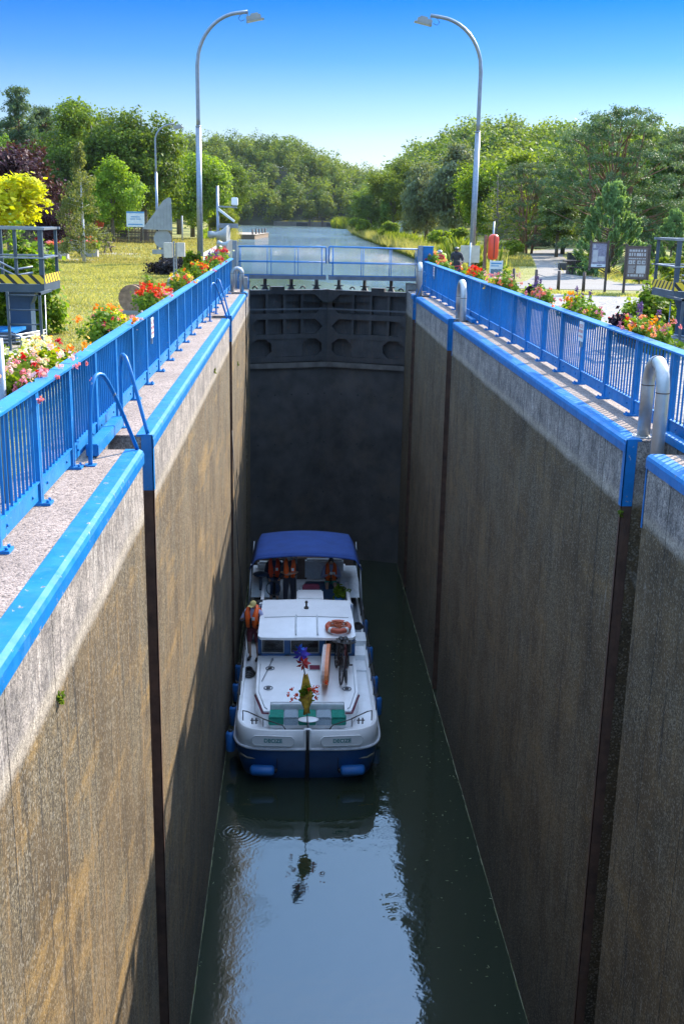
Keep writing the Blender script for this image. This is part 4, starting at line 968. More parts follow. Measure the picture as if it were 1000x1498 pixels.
    H = V['head']; blob(H+fr*.095-up*.035, (.014,.022,.022)); blob(H+sd_*.078-up*.02, (.01,.02,.03)); blob(H-sd_*.078-up*.02, (.01,.02,.03)); blob(H+fr*.082-up*.078, (.024,.012,.008))
    bm.to_mesh(me); bm.free(); me.materials.clear(); me.materials.append(SKINM)
    for p in me.polygons: p.use_smooth = True
    body = bpy.data.objects.new('body', me); COL.objects.link(body); body.parent = t
    m = MB(); 
    for q in (-1,1): m.sphere(H+fr*.088-up*.008+sd_*.03*q, .013, n=8, m=6)
    m.build('eyes', BLACK, t)
    if glasses: MB().beam(H+fr*.1-up*.008-sd_*.06, H+fr*.1-up*.008+sd_*.06, .02, .03).build('sunglasses', BLACK, t)
    # garments: offset copies of the faces nearest to chosen bones
    co = np.array([v.co for v in me.vertices]); no = np.array([v.normal for v in me.vertices])
    A_ = np.array([verts[a] for a,_,_ in seg]); B2 = np.array([verts[b_] for _,b_,_ in seg]); D_ = B2-A_; L2 = (D_**2).sum(1)
    tt = np.clip(((co[:,None]-A_[None])*D_[None]).sum(2)/L2[None], 0, 1); ds = np.linalg.norm(co[:,None]-(A_[None]+tt[...,None]*D_[None]), axis=2)
    rr = np.array([ (rad[a][0] if isinstance(rad[a], tuple) else rad[a]) for a,_,_ in seg]); bn = (ds-rr[None]*.8).argmin(1); bone = [seg[i][2] for i in bn]; tv = tt[np.arange(len(co)), bn]
    for gname, bones, off, gm in garments:
        keep = []
        bs = {b_.split(':')[0]: (float(b_.split(':')[1]) if ':' in b_ else 1.0) for b_ in bones}
        # garments follow whole limbs; ':x' trims a limb at fraction x from its start joint
        segstart = {'uarm': ('sh','el'), 'farm': ('el','wr'), 'thigh': ('hip','kn'), 'calf': ('kn','an')}
        def ok(i):
            b_ = bone[i]
            if b_ not in bs: return False
            if b_ == 'torso':
                z0 = V['pel'].z
                if 'legs' in gname or gname in ('trousers','shorts'): return (Vector(co[i])-V['pel']).dot((V['chest']-V['pel']).normalized()) < .06
                return (Vector(co[i])-V['pel']).dot((V['chest']-V['pel']).normalized()) > -.06
            if bs[b_] >= 1: return True
            a, c_ = segstart[b_]; s_ = 'L' if (Vector(co[i])-V[a+'L']).length < (Vector(co[i])-V[a+'R']).length else 'R'
            d_ = V[c_+s_]-V[a+s_]; return (Vector(co[i])-V[a+s_]).dot(d_)/d_.length_squared < bs[b_]
        okv = [ok(i) for i in range(len(co))]
        fs = [tuple(p.vertices) for p in me.polygons if sum(okv[i] for i in p.vertices) >= len(p.vertices)-1]
        us = sorted({i for f in fs for i in f}); mp = {i: k for k, i in enumerate(us)}
        m = MB(); m.add([co[i]+no[i]*off for i in us]+[co[i]+no[i]*(off-.006) for i in us], [tuple(mp[i] for i in f) for f in fs]+[tuple(mp[i]+len(us) for i in reversed(f)) for f in fs], True)
        me2 = bpy.data.meshes.new(gname); me2.from_pydata(m.v, [], m.f); me2.polygons.foreach_set('use_smooth', [True]*len(m.f)); me2.materials.append(gm)
        o = bpy.data.objects.new(gname, me2); COL.objects.link(o); o.parent = t
    ax = (V['neck']-V['pel']).normalized(); fv = ax.cross(Vector((1,0,0))).normalized(); fv = fv if fv.y < 0 else -fv; sv = ax.cross(fv)
    if vest:
        c = V['chest']; M = Matrix((sv, fv, ax)).transposed().to_4x4(); M.translation = c
        m = MB(); T = (V['neck']-V['chest']).length
        for q in (-1,1):
            pts = [M @ Vector(p) for p in ((q*.10,.13,-.27),(q*.105,.165,-.12),(q*.11,.17,.04),(q*.125,.13,.15),(q*.12,.03,.23),(q*.07,-.09,.25),(q*.0,-.12,.25))]
            m.tube(pts, [.075,.088,.085,.07,.062,.06,.06], 10)
        m.box(-.20,.20,-.14,-.105,-.30,.20,.03,M); m.box(-.205,.205,-.13,.17,-.29,-.10,.06,M)
        v_ = m.build('life_vest', vest, t)
        m = MB(); m.box(-.215,.215,-.148,.205,-.20,-.175,.0,M); m.box(-.012,.012,.18,.262,-.26,.02,0,M); m.build('strap', BLACK, v_)
        MB().box(.05,.13,.256,.262,-.02,.08,0,M).build('tag', PAPER, v_)
    M = Matrix((sd_, fr, up)).transposed().to_4x4(); M.translation = H
    if hat:
        m = MB(); m.sphere((0,-.005,.045), .094,.108,.085,14,8,None)
        m.v = [tuple(M @ Vector(q)) for q in m.v]
        h_ = m.build('hat', hat, t)
        MB().box(-.075,.075,.06,.175,.045,.058,.006,M).build('peak', hat, h_)
    elif hair:
        m = MB(); m.sphere((0,-.022,.03), .088,.092,.10,14,8,None); m.v = [tuple(M @ Vector(q)) for q in m.v]; m.build('hair', hair, t)
    if extra: extra(t, V)
    return t
def stand(dx=.0, bend=0):
    return dict(pel=(0,0,.95), chest=(0,-.02-bend*.5,1.30), neck=(0,-.03-bend,1.50), head=(0,-.05-bend*1.2,1.62),
        shL=(.185,-.02-bend,1.44), elL=(.26,.0-bend,1.16), wrL=(.24,-.12-bend,.93), shR=(-.185,-.02-bend,1.44), elR=(-.26,.0-bend,1.16), wrR=(-.24,-.12-bend,.93),
        hipL=(.10,0,.90), knL=(.12,-.03,.50), anL=(.12,.02,.09), hipR=(-.10,0,.90), knR=(-.12,-.03,.50), anR=(-.12,.02,.09))
def sit(h=.45):
    return dict(pel=(0,0,h+.10), chest=(0,-.03,h+.45), neck=(0,-.04,h+.66), head=(0,-.06,h+.78), shL=(.185,-.03,h+.60), elL=(.27,-.02,h+.33), wrL=(.15,-.25,h+.26),
        shR=(-.185,-.03,h+.60), elR=(-.27,-.02,h+.33), wrR=(-.15,-.25,h+.26), hipL=(.10,-.02,h+.09), knL=(.14,-.42,h+.09), anL=(.13,-.36,h-.32), hipR=(-.10,-.02,h+.09), knR=(-.14,-.42,h+.09), anR=(-.13,-.36,h-.32))
C_NAVY = mat('navy_cloth', (.025,.04,.09), .8, 0, .15, 12); C_DARK = mat('charcoal_cloth', (.035,.035,.05), .85, 0, .15, 12); C_LILAC = mat('pale_blue_shirt', (.38,.40,.60), .8, 0, .1, 12); C_RED = mat('maroon_shorts', (.16,.03,.04), .8); C_TEAL = mat('teal_shorts', (.08,.38,.32), .8, 0, .5, 30); C_BLUE = mat('blue_grey_shirt', (.10,.14,.22), .8); CAPG = mat('grey_cap', (.42,.42,.38), .8); CAPY = mat('yellow_cap', (.65,.50,.18), .8); SHOE = mat('dark_shoes', (.03,.03,.03), .6); HIVIS = mat('hi_vis_yellow', (.55,.85,.05), .5); C_REDJ = mat('red_jersey', (.55,.05,.04), .7)

# ------------------------------------------------------------------ boat
BX, BY = -.86, 24.2
HULLB = mat('hull_blue', (.012,.085,.26), .35, 0, .2, 2, .1, 20, (.03,.05,.06), .4)
CANV = mat('blue_canvas', (.015,.055,.23), .85, 0, .15, 2, .5, 5)
FEND = mat('fender_blue', (.02,.16,.48), .4, 0, .1)
MAROON = mat('maroon_trim', (.16,.02,.05), .5)
bt = empty('river_cruiser', (BX,BY,WZ), 0, 'white and blue river cruiser with blue canopy floating in the lock chamber', 'boat')
HW, LF, LT = 1.83, 1.15, 11.9
def outline(inset=0, front=0., L=LT, n=26):
    pts = []
    for i in range(n+1):
        u = i/n; th = u*PI/2
        x = (HW-inset)*abs(math.cos(th))**.38 if u < 1 else 0; y = LF*(1-math.sin(th)**.62)
        if u == 0: x = HW-inset
        pts.append((x, y+front))
    right = [((HW-inset)*k, y) for k, y in ((.93, L),(.985, L-2),(1.0, L-5),(1.0, 3.5))]+pts
    return right+[(-x, y) for x, y in reversed(right[:-1])]
def hw_at(y): return HW*np.interp(y, [1.15, 7, 9.9, 11.9], [1.0,1.0,.985,.93])
def loft(levels, name, m_, parent, caps=False, smooth=True):
    n = len(levels[0][0]); v = [(x,y,z) for o, z in levels for x, y in o]; f = []
    for k in range(len(levels)-1):
        for i in range(n-1): f.append((k*n+i, k*n+i+1, (k+1)*n+i+1, (k+1)*n+i))
        f.append((k*n+n-1, k*n, (k+1)*n, (k+1)*n+n-1))
    m = MB(); m.add(v, f, smooth)
    if caps: m.add([(x,y,levels[-1][1]) for x,y in levels[-1][0]], [tuple(range(n))])
    return m.build(name, m_, parent)
hull = loft([(outline(.55,.9),-.5), (outline(.14,.42),0), (outline(.06,.22),.4), (outline(.03,.08),.8), (outline(0,.03),1.0)], 'hull', HULLB, bt)
loft([(outline(0,.03),1.0),(outline(-.012,.01),1.02),(outline(.02,.0),1.25),(outline(.05,.03),1.5),(outline(.08,.05),1.52),(outline(.12,.08),1.5),(outline(.12,.10),1.2)], 'bulwark', WHITE, bt)
o_ = outline(.115,.10); n_ = len(o_)
deck = MB().add([(x,y,1.24) for x,y in o_], [tuple(range(n_))]).build('deck', WHITE_D, bt)
MB().tube([(x,y,1.01) for x,y in outline(-.02,.0)], .035, 6).build('rubbing_strake', mat('strake_white', (.6,.62,.66), .4), bt)
MB().tube([(0,.36,-.3),(0,.16,.35),(0,.05,.8),(0,-.02,1.05),(0,-.03,1.56)], .055, 8).build('stem_fender', BLACK, bt)
MB().box(-.09,.09,-.06,.08,1.02,1.57,.02).build('stem_post', WHITE, bt)
for s in (-1,1):
    m = MB(); m.tube([(s*1.68,.36,.72),(s*1.5,.25,.66),(s*1.15,.20,.66)], .022, 6); m.build('rust_strip', mat('old_strip', (.35,.30,.22), .6), bt)
def plate_at(s):
    # name boards on the bow, following the gentle curve
    o = outline(.02,.0); xs_ = sorted([(x,y) for x,y in o if y < 1.1 and x*s >= 0], key=lambda p: abs(p[0]))
    ax_ = [abs(p[0]) for p in xs_]; ay = [p[1] for p in xs_]
    xa, xb = .38, 1.32; ya, yb = float(np.interp(xa, ax_, ay)), float(np.interp(xb, ax_, ay))
    a = math.atan2((yb-ya), (xb-xa))
    M = Matrix.Translation((s*(xa+xb)/2, float(np.interp((xa+xb)/2, ax_, ay))-.045, 1.27)) @ Matrix.Rotation(s*a, 4, 'Z')
    m = MB(); poly = [(-.52,-.06),(-.45,-.13),(.45,-.13),(.52,-.06),(.52,.06),(.45,.13),(-.45,.13),(-.52,.06)]
    m.prism(poly, 'y', -.012, .02); m.v = [tuple(M @ Vector(q)) for q in m.v]; p = m.build('name_board', WHITE, bt)
    m = MB(); m.tube([(x*1.0,-.014,z*1.0) for x, z in poly], .008, 5, closed=True); m.v = [tuple(M @ Vector(q)) for q in m.v]; m.build('frame', SIGNW, p)
    T = M @ Matrix(((1,0,0,0),(0,0,-1,-.016),(0,1,0,0),(0,0,0,1)))
    text_mesh('DECIZE', .135, 'lettering', mat('teal_lettering', (.02,.22,.22), .5), p, T, .002)
plate_at(-1); plate_at(1)
# raised foredeck (trunk) with bench recess
tr = MB(); zt = lambda y: 1.68+.05*(y-.75)
tp = [(-1.13,.78),(-.96,.78),(-.96,1.26),(.96,1.26),(.96,.78),(1.13,.78),(1.36,1.77),(1.38,3.97),(-1.38,3.97),(-1.36,1.77)]
n = len(tp); tr.add([(x,y,1.242) for x,y in tp]+[(x*.985,y,zt(y)) for x,y in tp], [(i,(i+1)%n,n+(i+1)%n,n+i) for i in range(n)])
tr.add([(-1.36,1.26,zt(1.26)),(1.36,1.26,zt(1.26)),(1.36,3.97,zt(3.97)),(-1.36,3.97,zt(3.97))], []) if False else None
b0 = len(tr.v); P_ = [(x*.985,y,zt(y)) for x,y in tp]; xw = lambda y: (1.13+(y-.78)*(.23/.99))*.985
tr.add([P_[0],P_[1],P_[2],(-xw(1.26),1.26,zt(1.26)),P_[3],P_[4],P_[5],(xw(1.26),1.26,zt(1.26)),P_[6],P_[7],P_[8],P_[9]], [(0,1,2,3),(4,5,6,7),(3,2,4,7,8,11),(11,8,9,10)])
trunk = tr.build('foredeck_trunk', WHITE, bt)
for s in (-1,1): MB().tube([(s*.97,.772,1.62),(s*1.135,.772,1.62),(s*1.365,1.76,1.655)], .022, 6).build('trim', MAROON, bt)
for s in (-1,1): MB().tube([(s*1.02,.86,zt(.9)+.012),(s*1.08,.95,zt(1)+.012),(s*1.26,1.8,zt(1.8)+.012),(s*1.27,3.4,zt(3.4)+.012)], .014, 5).build('deck_rail', SIGNW, bt)
for x, y in ((-1.02,2.0),(-1.0,3.15),(1.05,1.95)):
    dv = MB().cyl((x,y,zt(y)+.0),(x,y,zt(y)+.03),.055,n=12).build('deck_vent', DSTEEL, bt)
    MB().tube([(x+.11*math.cos(a),y+.11*math.sin(a),zt(y)+.012) for a in np.linspace(0,2*PI,16,endpoint=False)], .016, 6, closed=True).build('ring', GALV, dv)
MB().tube([(-1.2,2.3,1.81),(-.95,3.6,1.87)], .012, 6).sphere((-.95,3.6,1.88),.035).build('boat_hook', GALV, bt)
MB().box(.08,.36,3.05,3.32,zt(3.1)+.002,zt(3.1)+.04,.01).build('skylight', MAROON, bt); MB().box(.03,.41,3.0,3.37,zt(3.0),zt(3.0)+.02,.008).build('skylight_frame', SIGNW, bt)
# bench with towels
be = MB().box(-.96,.96,.68,1.255,1.242,1.50,.02).build('bench', WHITE_D, bt)
MB().box(-.93,.93,1.12,1.24,1.50,1.70,.02).build('bench_back', SIGNW, bt)
GRT = mat('green_towel', (.01,.22,.16), .9, 0, .2, 10, .5, 40); BLT = mat('grey_blue_towel', (.28,.36,.42), .9, 0, .3, 40, .6, 60)
for xa, xb, mm, lab in ((-.98,-.60,GRT,'green towel on the left end of the bow bench'),(-.59,-.24,BLT,'grey blue mottled cushion left of the middle of the bow bench'),(-.23,.22,GRT,'green towel at the middle of the bow bench'),(.23,.60,BLT,'grey blue mottled cushion right of the middle of the bow bench'),(.61,.98,GRT,'green towel on the right end of the bow bench')):
    MB().box(xa,xb,.62,1.10,1.515,1.575,.02).box(xa,xb,.60,.65,1.36,1.56,.02).build('towel', mm, None, label=lab, cat='towel', group='towels and cushions on the bow bench').location = (BX,BY,WZ)
m = MB(); m.sphere((.02,.42,1.62),.27,.17,.02,20,6); m.build('bow_table', WHITE, bt); MB().cyl((.02,.42,1.24),(.02,.42,1.6),.03).build('table_leg', GALV, bt)
# bow rails, cleats
for s in (-1,1):
    MB().tube([(s*1.62,.62,1.5),(s*1.62,.60,1.78),(s*1.5,.5,1.80),(s*1.05,.25,1.70),(s*.62,.14,1.60),(s*.55,.13,1.5)], .016, 6).tube([(s*1.1,.28,1.5),(s*1.1,.28,1.71)], .012, 6).build('bow_rail', DSTEEL, bt)
    m = MB(); x, y = s*1.33, .42
    for d in (-.05,.05): m.cyl((x+d,y,1.5),(x+d,y,1.66),.018,n=8)
    m.cyl((x-.1,y,1.6),(x+.1,y,1.6),.014,n=6); m.build('cleat', DSTEEL, bt)
    yy = [1.2,2.1,3.0,3.9,5.2,6.6,8.0]; m = MB()
    for y in yy: m.tube([(s*(hw_at(y)-.06),y,1.5),(s*(hw_at(y)-.05),y,2.0)], .014, 6)
    m.build('stanchion', DSTEEL, bt)
    m = MB()
    for z in (1.98, 1.75): m.tube([(s*(hw_at(y)-.05),y,z) for y in yy], .009, 5)
    m.build('guard_wire', DSTEEL, bt)
# wheelhouse
wh = MB(); 
ws = [(-1.36,3.98),(1.36,3.98),(1.38,6.1),(-1.38,6.1)]
MB().box(-1.36,1.36,4.0,6.1,1.25,1.86).build('cabin_side', WHITE, bt)
m = MB()
FR = mat('cabin_blue', (.015,.10,.28), .4)
for x0, x1 in ((-1.36,-1.27),(-.62,-.46),(.36,.52),(1.27,1.36)): m.box(x0,x1,3.95,4.03,1.84,2.56)
m.box(-1.36,1.36,3.95,4.03,1.84,1.90).box(-1.36,1.36,3.955,4.025,2.48,2.56)
for s in (-1,1):
    for y in (4.03,5.0,6.0): m.box(*sorted((s*1.30,s*1.36)), y, y+.12, 1.86, 2.56)
m.build('window_frame', FR, bt)
for x0, x1 in ((-1.27,-.62),(-.46,.36),(.52,1.27)):
    m = MB().box(x0+.0,x1-.0,3.985,3.995,1.90,2.48).build('window', GLASS, bt)
    MB().tube([(x0+.02,3.975,1.92),(x1-.02,3.975,1.92),(x1-.02,3.975,2.46),(x0+.02,3.975,2.46)], .014, 5, closed=True).build('rim', SIGNW, m)
for s in (-1,1): MB().box(s*1.325-.004,s*1.325+.004,4.15,6.0,1.9,2.5).build('window', GLASS, bt)
# things seen through the windscreen
m = MB(); m.box(-1.2,1.2,4.3,4.9,1.6,1.95,.03); m.build('dashboard', mat('cabin_wood', (.10,.06,.04), .6), bt); MB().sphere((-.05,4.9,2.28),.11,.11,.12).build('cabin_lamp', mat('cabin_lamp_shade', (.6,.5,.3), .6), bt)
MB().tube([(-.9,4.35,1.95),(-.5,4.5,2.3)], .02).tube([(-.6+.2*math.cos(a),4.6,2.15+.2*math.sin(a)) for a in np.linspace(0,2*PI,18,endpoint=False)], .018, 6, closed=True).build('steering_wheel', BLACK, bt)
rf = MB(); zr = lambda y: 2.56+.12*min(1,(y-3.52)/1.2)+.02*max(0,y-4.7)
rp = [(-1.30,3.66,2.565),(-1.22,3.54,2.555),(-.6,3.50,2.56),(.6,3.50,2.56),(1.22,3.54,2.555),(1.30,3.66,2.565),(1.28,4.7,2.68),(1.24,6.05,2.70),(1.24,6.25,2.66),(-1.24,6.25,2.66),(-1.24,6.05,2.70),(-1.28,4.7,2.68)]
cen = [(0,3.52,2.585),(0,4.7,2.73),(0,6.05,2.745),(0,6.25,2.70)]
V_ = [(x*1.04,y,z) for x,y,z in rp]+cen+[(x*1.04,y,z-.07) for x,y,z in rp]; n = 12
rf.add(V_, [(0,1,2,12),(12,2,3),(12,3,4,5),(0,12,13,11),(12,5,6,13),(11,13,14,10),(13,6,7,14),(10,14,15,9),(14,7,8,15)]+[(i,(i+1)%n,16+(i+1)%n,16+i) for i in range(n)]+[tuple(16+i for i in range(n))])
rf.build('roof', WHITE, bt)
for x in (-.30,.30): MB().tube([(x,3.6,2.60),(x,3.62,2.64),(x,4.72,2.77),(x,4.74,2.72)], .022, 8).build('roof_rail', SIGNW, bt)
MB().tube([(-1.2,4.7,2.705),(-.3,4.7,2.735),(.3,4.7,2.735),(1.2,4.7,2.705)], .008, 5).build('roof_seam', mat('seam_grey', (.25,.27,.3), .6), bt)
m = MB(); m.cyl((0,5.35,2.73),(0,5.35,2.78),.07,n=14); m.cyl((0,5.35,2.78),(0,5.35,2.90),.03,n=10); m.sphere((0,5.35,2.93),.045); m.build('mast_light', DSTEEL, bt)
# cockpit
MB().box(-1.75,1.75,6.2,11.7,1.44,1.5).build('cockpit_floor', mat('cockpit_grey', (.20,.22,.24), .7), bt)
for s in (-1,1):
    m = MB(); m.prism([(6.1,1.25),(6.1,2.6),(7.2,2.25),(9.2,2.15),(11.5,2.1),(11.7,1.25)], 'x', *sorted((s*1.30, s*1.40))); m.build('coaming', WHITE, bt)
    m = MB(); m.prism([(8.6,1.9),(9.6,2.2),(11.0,2.2),(11.3,1.9)], 'x', *sorted((s*1.15, s*1.75))); m.build('side_seat', SIGNW, bt)
MB().box(-1.28,1.28,6.24,6.30,1.5,2.62).build('cabin_bulkhead', WHITE, bt)
MB().box(-.28,.55,7.3,8.1,1.5,2.35,.04).build('console', WHITE, bt); MB().box(-.1,.45,8.15,8.4,1.9,2.45,.04).build('console_panel', MAROON, bt)
MB().box(-.15,.4,8.5,8.9,2.0,2.2,.05).build('hatch', SIGNW, bt)
MB().box(.0,1.3,10.35,10.65,1.9,2.6,.06).build('bench_back', SIGNW, bt); MB().box(-1.6,-.7,10.5,10.8,2.2,2.45,.06).build('bench_back', SIGNW, bt)
MB().box(.0,1.5,9.45,10.35,1.5,1.86,.04).build('stern_bench', mat('navy_cushion', (.03,.08,.16), .8), bt)
MB().box(-1.7,1.7,11.55,11.7,1.5,2.3,.03).build('transom', DWOOD, bt)
m = MB(); m.cyl((-1.45,9.0,1.5),(-1.45,9.0,2.5),.05); m.sphere((-1.45,9.0,2.55),.26,.26,.06,16,6); m.build('round_table', mat('navy_table', (.03,.05,.09), .5), bt)
m = MB(); m.sphere((-1.35,7.2,2.25),.22,.18,.06,14,6); m.build('stool_top', BLACK, bt)
MB().box(-1.4,-.75,6.8,7.6,1.5,2.2,.05).build('locker', WHITE, bt)
MB().tube([(-1.02+.22*math.cos(a),8.2+.06*math.sin(a),2.35+.22*math.sin(a)) for a in np.linspace(0,2*PI,20,endpoint=False)], .02, 6, closed=True).build('helm_wheel', BLACK, bt)
# side steps
m = MB()
for k in range(3): m.box(1.42,1.8,4.2+k*.7,4.9+k*.7,1.24,1.3+.16*k)
m.build('side_step', WHITE_D, bt)
# canopy on bows
nx, ny = 16, 8; v = []; f = []
for j in range(ny+1):
    y = 8.15+2.65*j/ny
    for i in range(nx+1):
        u = -1+2*i/nx; x = 1.76*u; e = abs(u)
        z = 3.56-.16*u*u-.05*(abs(j-ny/2)/(ny/2))**2 - (.30*((e-.9)/.1) if e > .9 else 0)
        v.append((x*(1-.05*j/ny), y, z))
for j in range(ny):
    for i in range(nx): a = j*(nx+1)+i; f.append((a,a+1,a+nx+2,a+nx+1))
m = MB(); m.add(v, f, True); N0 = len(v)
fl = [(v[i][0]*1.01, v[i][1]-.05, v[i][2]-.06-.015*abs(math.sin(i*1.3))) for i in range(nx+1)]
m.add([v[i] for i in range(nx+1)]+fl, [(i,i+1,nx+2+i,nx+1+i) for i in range(nx)], True)
cn = m.build('canopy', CANV, bt); sm_ = cn.modifiers.new('t','SOLIDIFY'); sm_.thickness = .015
m = MB()
for y in (9.0,10.0): m.tube([(x*.97*1.76/1.76, y-.005, z+.006) for x, z in [(1.6*u, 3.52-.16*(u*.92)**2) for u in np.linspace(-1,1,12)]], .006, 4)
m.build('seam', CANV, cn)
m = MB()
for s in (-1,1):
    for y, yb in ((8.2,7.5),(8.2,8.6),(10.7,10.2)): m.tube([(s*1.72,y,3.15),(s*1.80,yb,1.5)], .02, 8)
    m.tube([(s*1.80,7.5,1.9),(s*1.80,9.5,1.95),(s*1.78,11.5,1.95)], .02, 8)
m.build('canopy_bow', GALV, bt)
MB().cyl((-.30,8.9,1.5),(-.30,8.9,3.4),.02).build('canopy_post', GALV, bt)
# fenders hung round the hull
def fender(x, y, z, d, label, L=.56, r_=.12):
    t = empty('fender', (BX+x, BY+y, WZ+z), 0, label, 'fender', 'blue fenders hung round the cruiser'); d = Vector(d).normalized()
    MB().tube([d*L*k for k in (-.5,-.46,-.38,.38,.46,.5)], [r_*.3,r_*.8,r_,r_,r_*.8,r_*.3], 14).build('body', FEND, t)
    MB().tube([d*L*k for k in (.5,.56,.6)], [r_*.5,r_*.45,r_*.2], 10).build('end_cap', BLACK, t)
    top = d*L*.6; m = MB().tube([top, (top[0]*1.0, top[1]+(.0 if abs(d.z)>.5 else .06), 1.45-z)], .01, 5); m.build('rope', BLACK, t)
fender(-1.12, .12, .38, (1,-.04,-.02), 'blue fender lying across the left of the bow at the waterline', .62, .135)
fender(1.14, .12, .38, (-1,-.04,-.02), 'blue fender lying across the right of the bow at the waterline', .62, .135)
for s, ys_ in ((1,(3.0,4.4,6.6,8.9)),(-1,(.95,2.4,3.9,5.2))):
    for k, y in enumerate(ys_):
        wds = ('first','second','third','fourth')[k]
        fender(s*(hw_at(y)+.13), y, .75, (0,.05,1), f"{wds} blue fender back from the bow along the boat's {'right' if s>0 else 'left'} side")
# things carried on the boat
def ring_buoy(x, y, z, Rr, label, tilt):
    t = empty('life_ring', (BX+x,BY+y,WZ+z), 0, label, 'life ring'); t.rotation_euler = tilt
    MB().tube([(Rr*math.cos(a),Rr*math.sin(a),0) for a in np.linspace(0,2*PI,32,endpoint=False)], .075, 12, closed=True).build('ring', mat('faded_orange', (.50,.10,.05), .6), t)
    for k in range(4):
        a0 = PI/4+k*PI/2; MB().tube([(Rr*math.cos(a),Rr*math.sin(a),0) for a in np.linspace(a0-.13,a0+.13,5)], .08, 12).build('band', PAPER, t)
    m = MB(); rng = random.Random(3)
    for k in range(5):
        c = (rng.uniform(-.1,.1), rng.uniform(-.1,.1), .0+.02*k); rr_ = rng.uniform(.12,.22); m.tube([(c[0]+rr_*math.cos(a),c[1]+rr_*.8*math.sin(a),c[2]) for a in np.linspace(0,2*PI,18,endpoint=False)], .015, 6, closed=True)
    m.build('rope_coil', mat('orange_rope', (.45,.12,.05), .8), t)
ring_buoy(.88, 3.95, 2.72, .30, 'orange life ring with white bands lying on the wheelhouse roof', (R(4),0,0))
# orange and white board standing on edge beside the bicycles
t = empty('paddle_board', (BX+.50,BY+2.55,WZ+2.2), R(-4), 'orange and white inflatable board standing on edge on the foredeck', 'inflatable board')
ell = [(1.0*math.cos(a), .42*math.sin(a)) for a in np.linspace(0,2*PI,28,endpoint=False)]
MB().prism(ell, 'x', .0, .10).build('shell', mat('orange_vinyl', (.70,.20,.05), .45), t); MB().prism([(a*.97,b_*.96) for a,b_ in ell], 'x', -.09, -.001).build('side', mat('white_vinyl', (.55,.53,.52), .5), t); MB().prism([(a*.99,b_*.98) for a,b_ in ell], 'x', -.04, -.03).build('stripe', mat('orange_vinyl', (.7,.2,.05)), t)
def bicycle(x, y, z, rz, label, lean, col, grp=None, sc=1.0):
    t = empty('bicycle', (x,y,z), 0, label, 'bicycle', grp); t.rotation_euler = (0, lean, rz); t.scale = (sc,)*3
    for yc in (-.52,.52):
        wl = MB().tube([(0,yc+.33*math.cos(a),.33+.33*math.sin(a)) for a in np.linspace(0,2*PI,28,endpoint=False)], .022, 7, closed=True).build('wheel', BLACK, t)
        m = MB()
        for k in range(12): a = k*PI/6; m.tube([(.0,yc,.33),(0,yc+.31*math.cos(a),.33+.31*math.sin(a))], .003, 4)
        m.build('spokes', GALV, wl); MB().cyl((-.04,yc,.33),(.04,yc,.33),.025,n=8).build('hub', GALV, wl)
    m = MB(); bbk = (0,.05,.28); seat = (0,.16,.72); headp = (0,-.33,.78)
    for a, b_ in ((bbk,seat),(bbk,headp),(seat,headp),(bbk,(0,.52,.33)),(seat,(0,.52,.33)),(headp,(0,-.52,.33)),(headp,(0,-.30,.92))): m.tube([a,b_], .018, 8)
    m.build('frame', col, t)
    MB().tube([(-.29,-.22,.97),(-.2,-.30,.96),(0,-.31,.95),(.2,-.30,.96),(.29,-.22,.97)], .014, 8).build('handlebar', DSTEEL, t)
    m = MB(); m.tube([seat,(0,.19,.86)], .014, 8); m.sphere((0,.2,.88),.07,.13,.03,10,6); m.build('saddle', BLACK, t)
    m = MB(); m.cyl((-.03,.05,.28),(.03,.05,.28),.07,n=14); m.tube([(.06,.05,.28),(.06,.15,.16)], .01, 6).tube([(-.06,.05,.28),(-.06,-.05,.40)], .01, 6).box(.05,.14,.12,.19,.145,.165).box(-.14,-.05,-.09,-.02,.39,.41); m.build('crank', DSTEEL, t)
    m = MB(); m.box(-.06,.06,.36,.66,.68,.70); m.tube([(.05,.6,.69),(.05,.54,.34)], .008, 5); m.build('rack', DSTEEL, t)
    return t
bicycle(BX+.84, BY+2.75, WZ+1.80, R(4), 'black bicycle standing next to the orange board on the foredeck', R(6), BLACK, 'bicycles on the cruiser', 1.1)
bicycle(BX+1.10, BY+2.85, WZ+1.80, R(-5), 'outer black bicycle leaning on its neighbour on the foredeck', R(-5), mat('dark_red_frame', (.12,.02,.02), .4), 'bicycles on the cruiser', 1.06)
# bow staff with pinwheel, bouquet and scarf
t = empty('flag_staff', (BX+.0,BY+.06,WZ+1.5), 0, 'bow staff with colourful pinwheel, flower bouquet and yellow scarf', 'flag staff')
MB().tube([(0,0,0),(-.02,.10,.7),(-.08,.25,1.4),(-.16,.38,1.85)], .014, 8).build('staff', BLACK, t)
rng = np.random.default_rng(9)
def petals(c, n, r_, m_, name):
    P = []
    for k in range(n):
        a = 2*PI*k/n; u = np.array((math.cos(a),0,math.sin(a))); v2 = np.array((-math.sin(a),0,math.cos(a))); c0 = np.array(c)
        P += [c0, c0+u*r_*.55+v2*r_*.28, c0+u*r_, c0+u*r_*.5-v2*r_*.15+np.array((0,-.05,0))]
    return np_mesh(name, P, m_, t)
petals((-.17,.36,1.88), 7, .24, mat('pinwheel_blue', (.10,.06,.55), .5), 'pinwheel'); petals((-.12,.31,1.66), 7, .20, mat('pinwheel_red', (.65,.05,.04), .5), 'pinwheel'); petals((-.20,.37,2.02), 5, .15, mat('pinwheel_sky', (.02,.16,.65), .5), 'pinwheel')
cc = rng.normal(size=(13,3))*[.12,.07,.09]+[-.03,.16,.92]; np_mesh('bouquet_leaves', leaf_cloud(rng, cc, 18, (.04,.04,.04), .07), LEAF_F, t); np_mesh('bouquet_blossoms', blossoms(rng, rng.normal(size=(16,3))*[.2,.1,.12]+[-.03,.13,.95], .09), RED, t)
sc_m = MB(); v = []
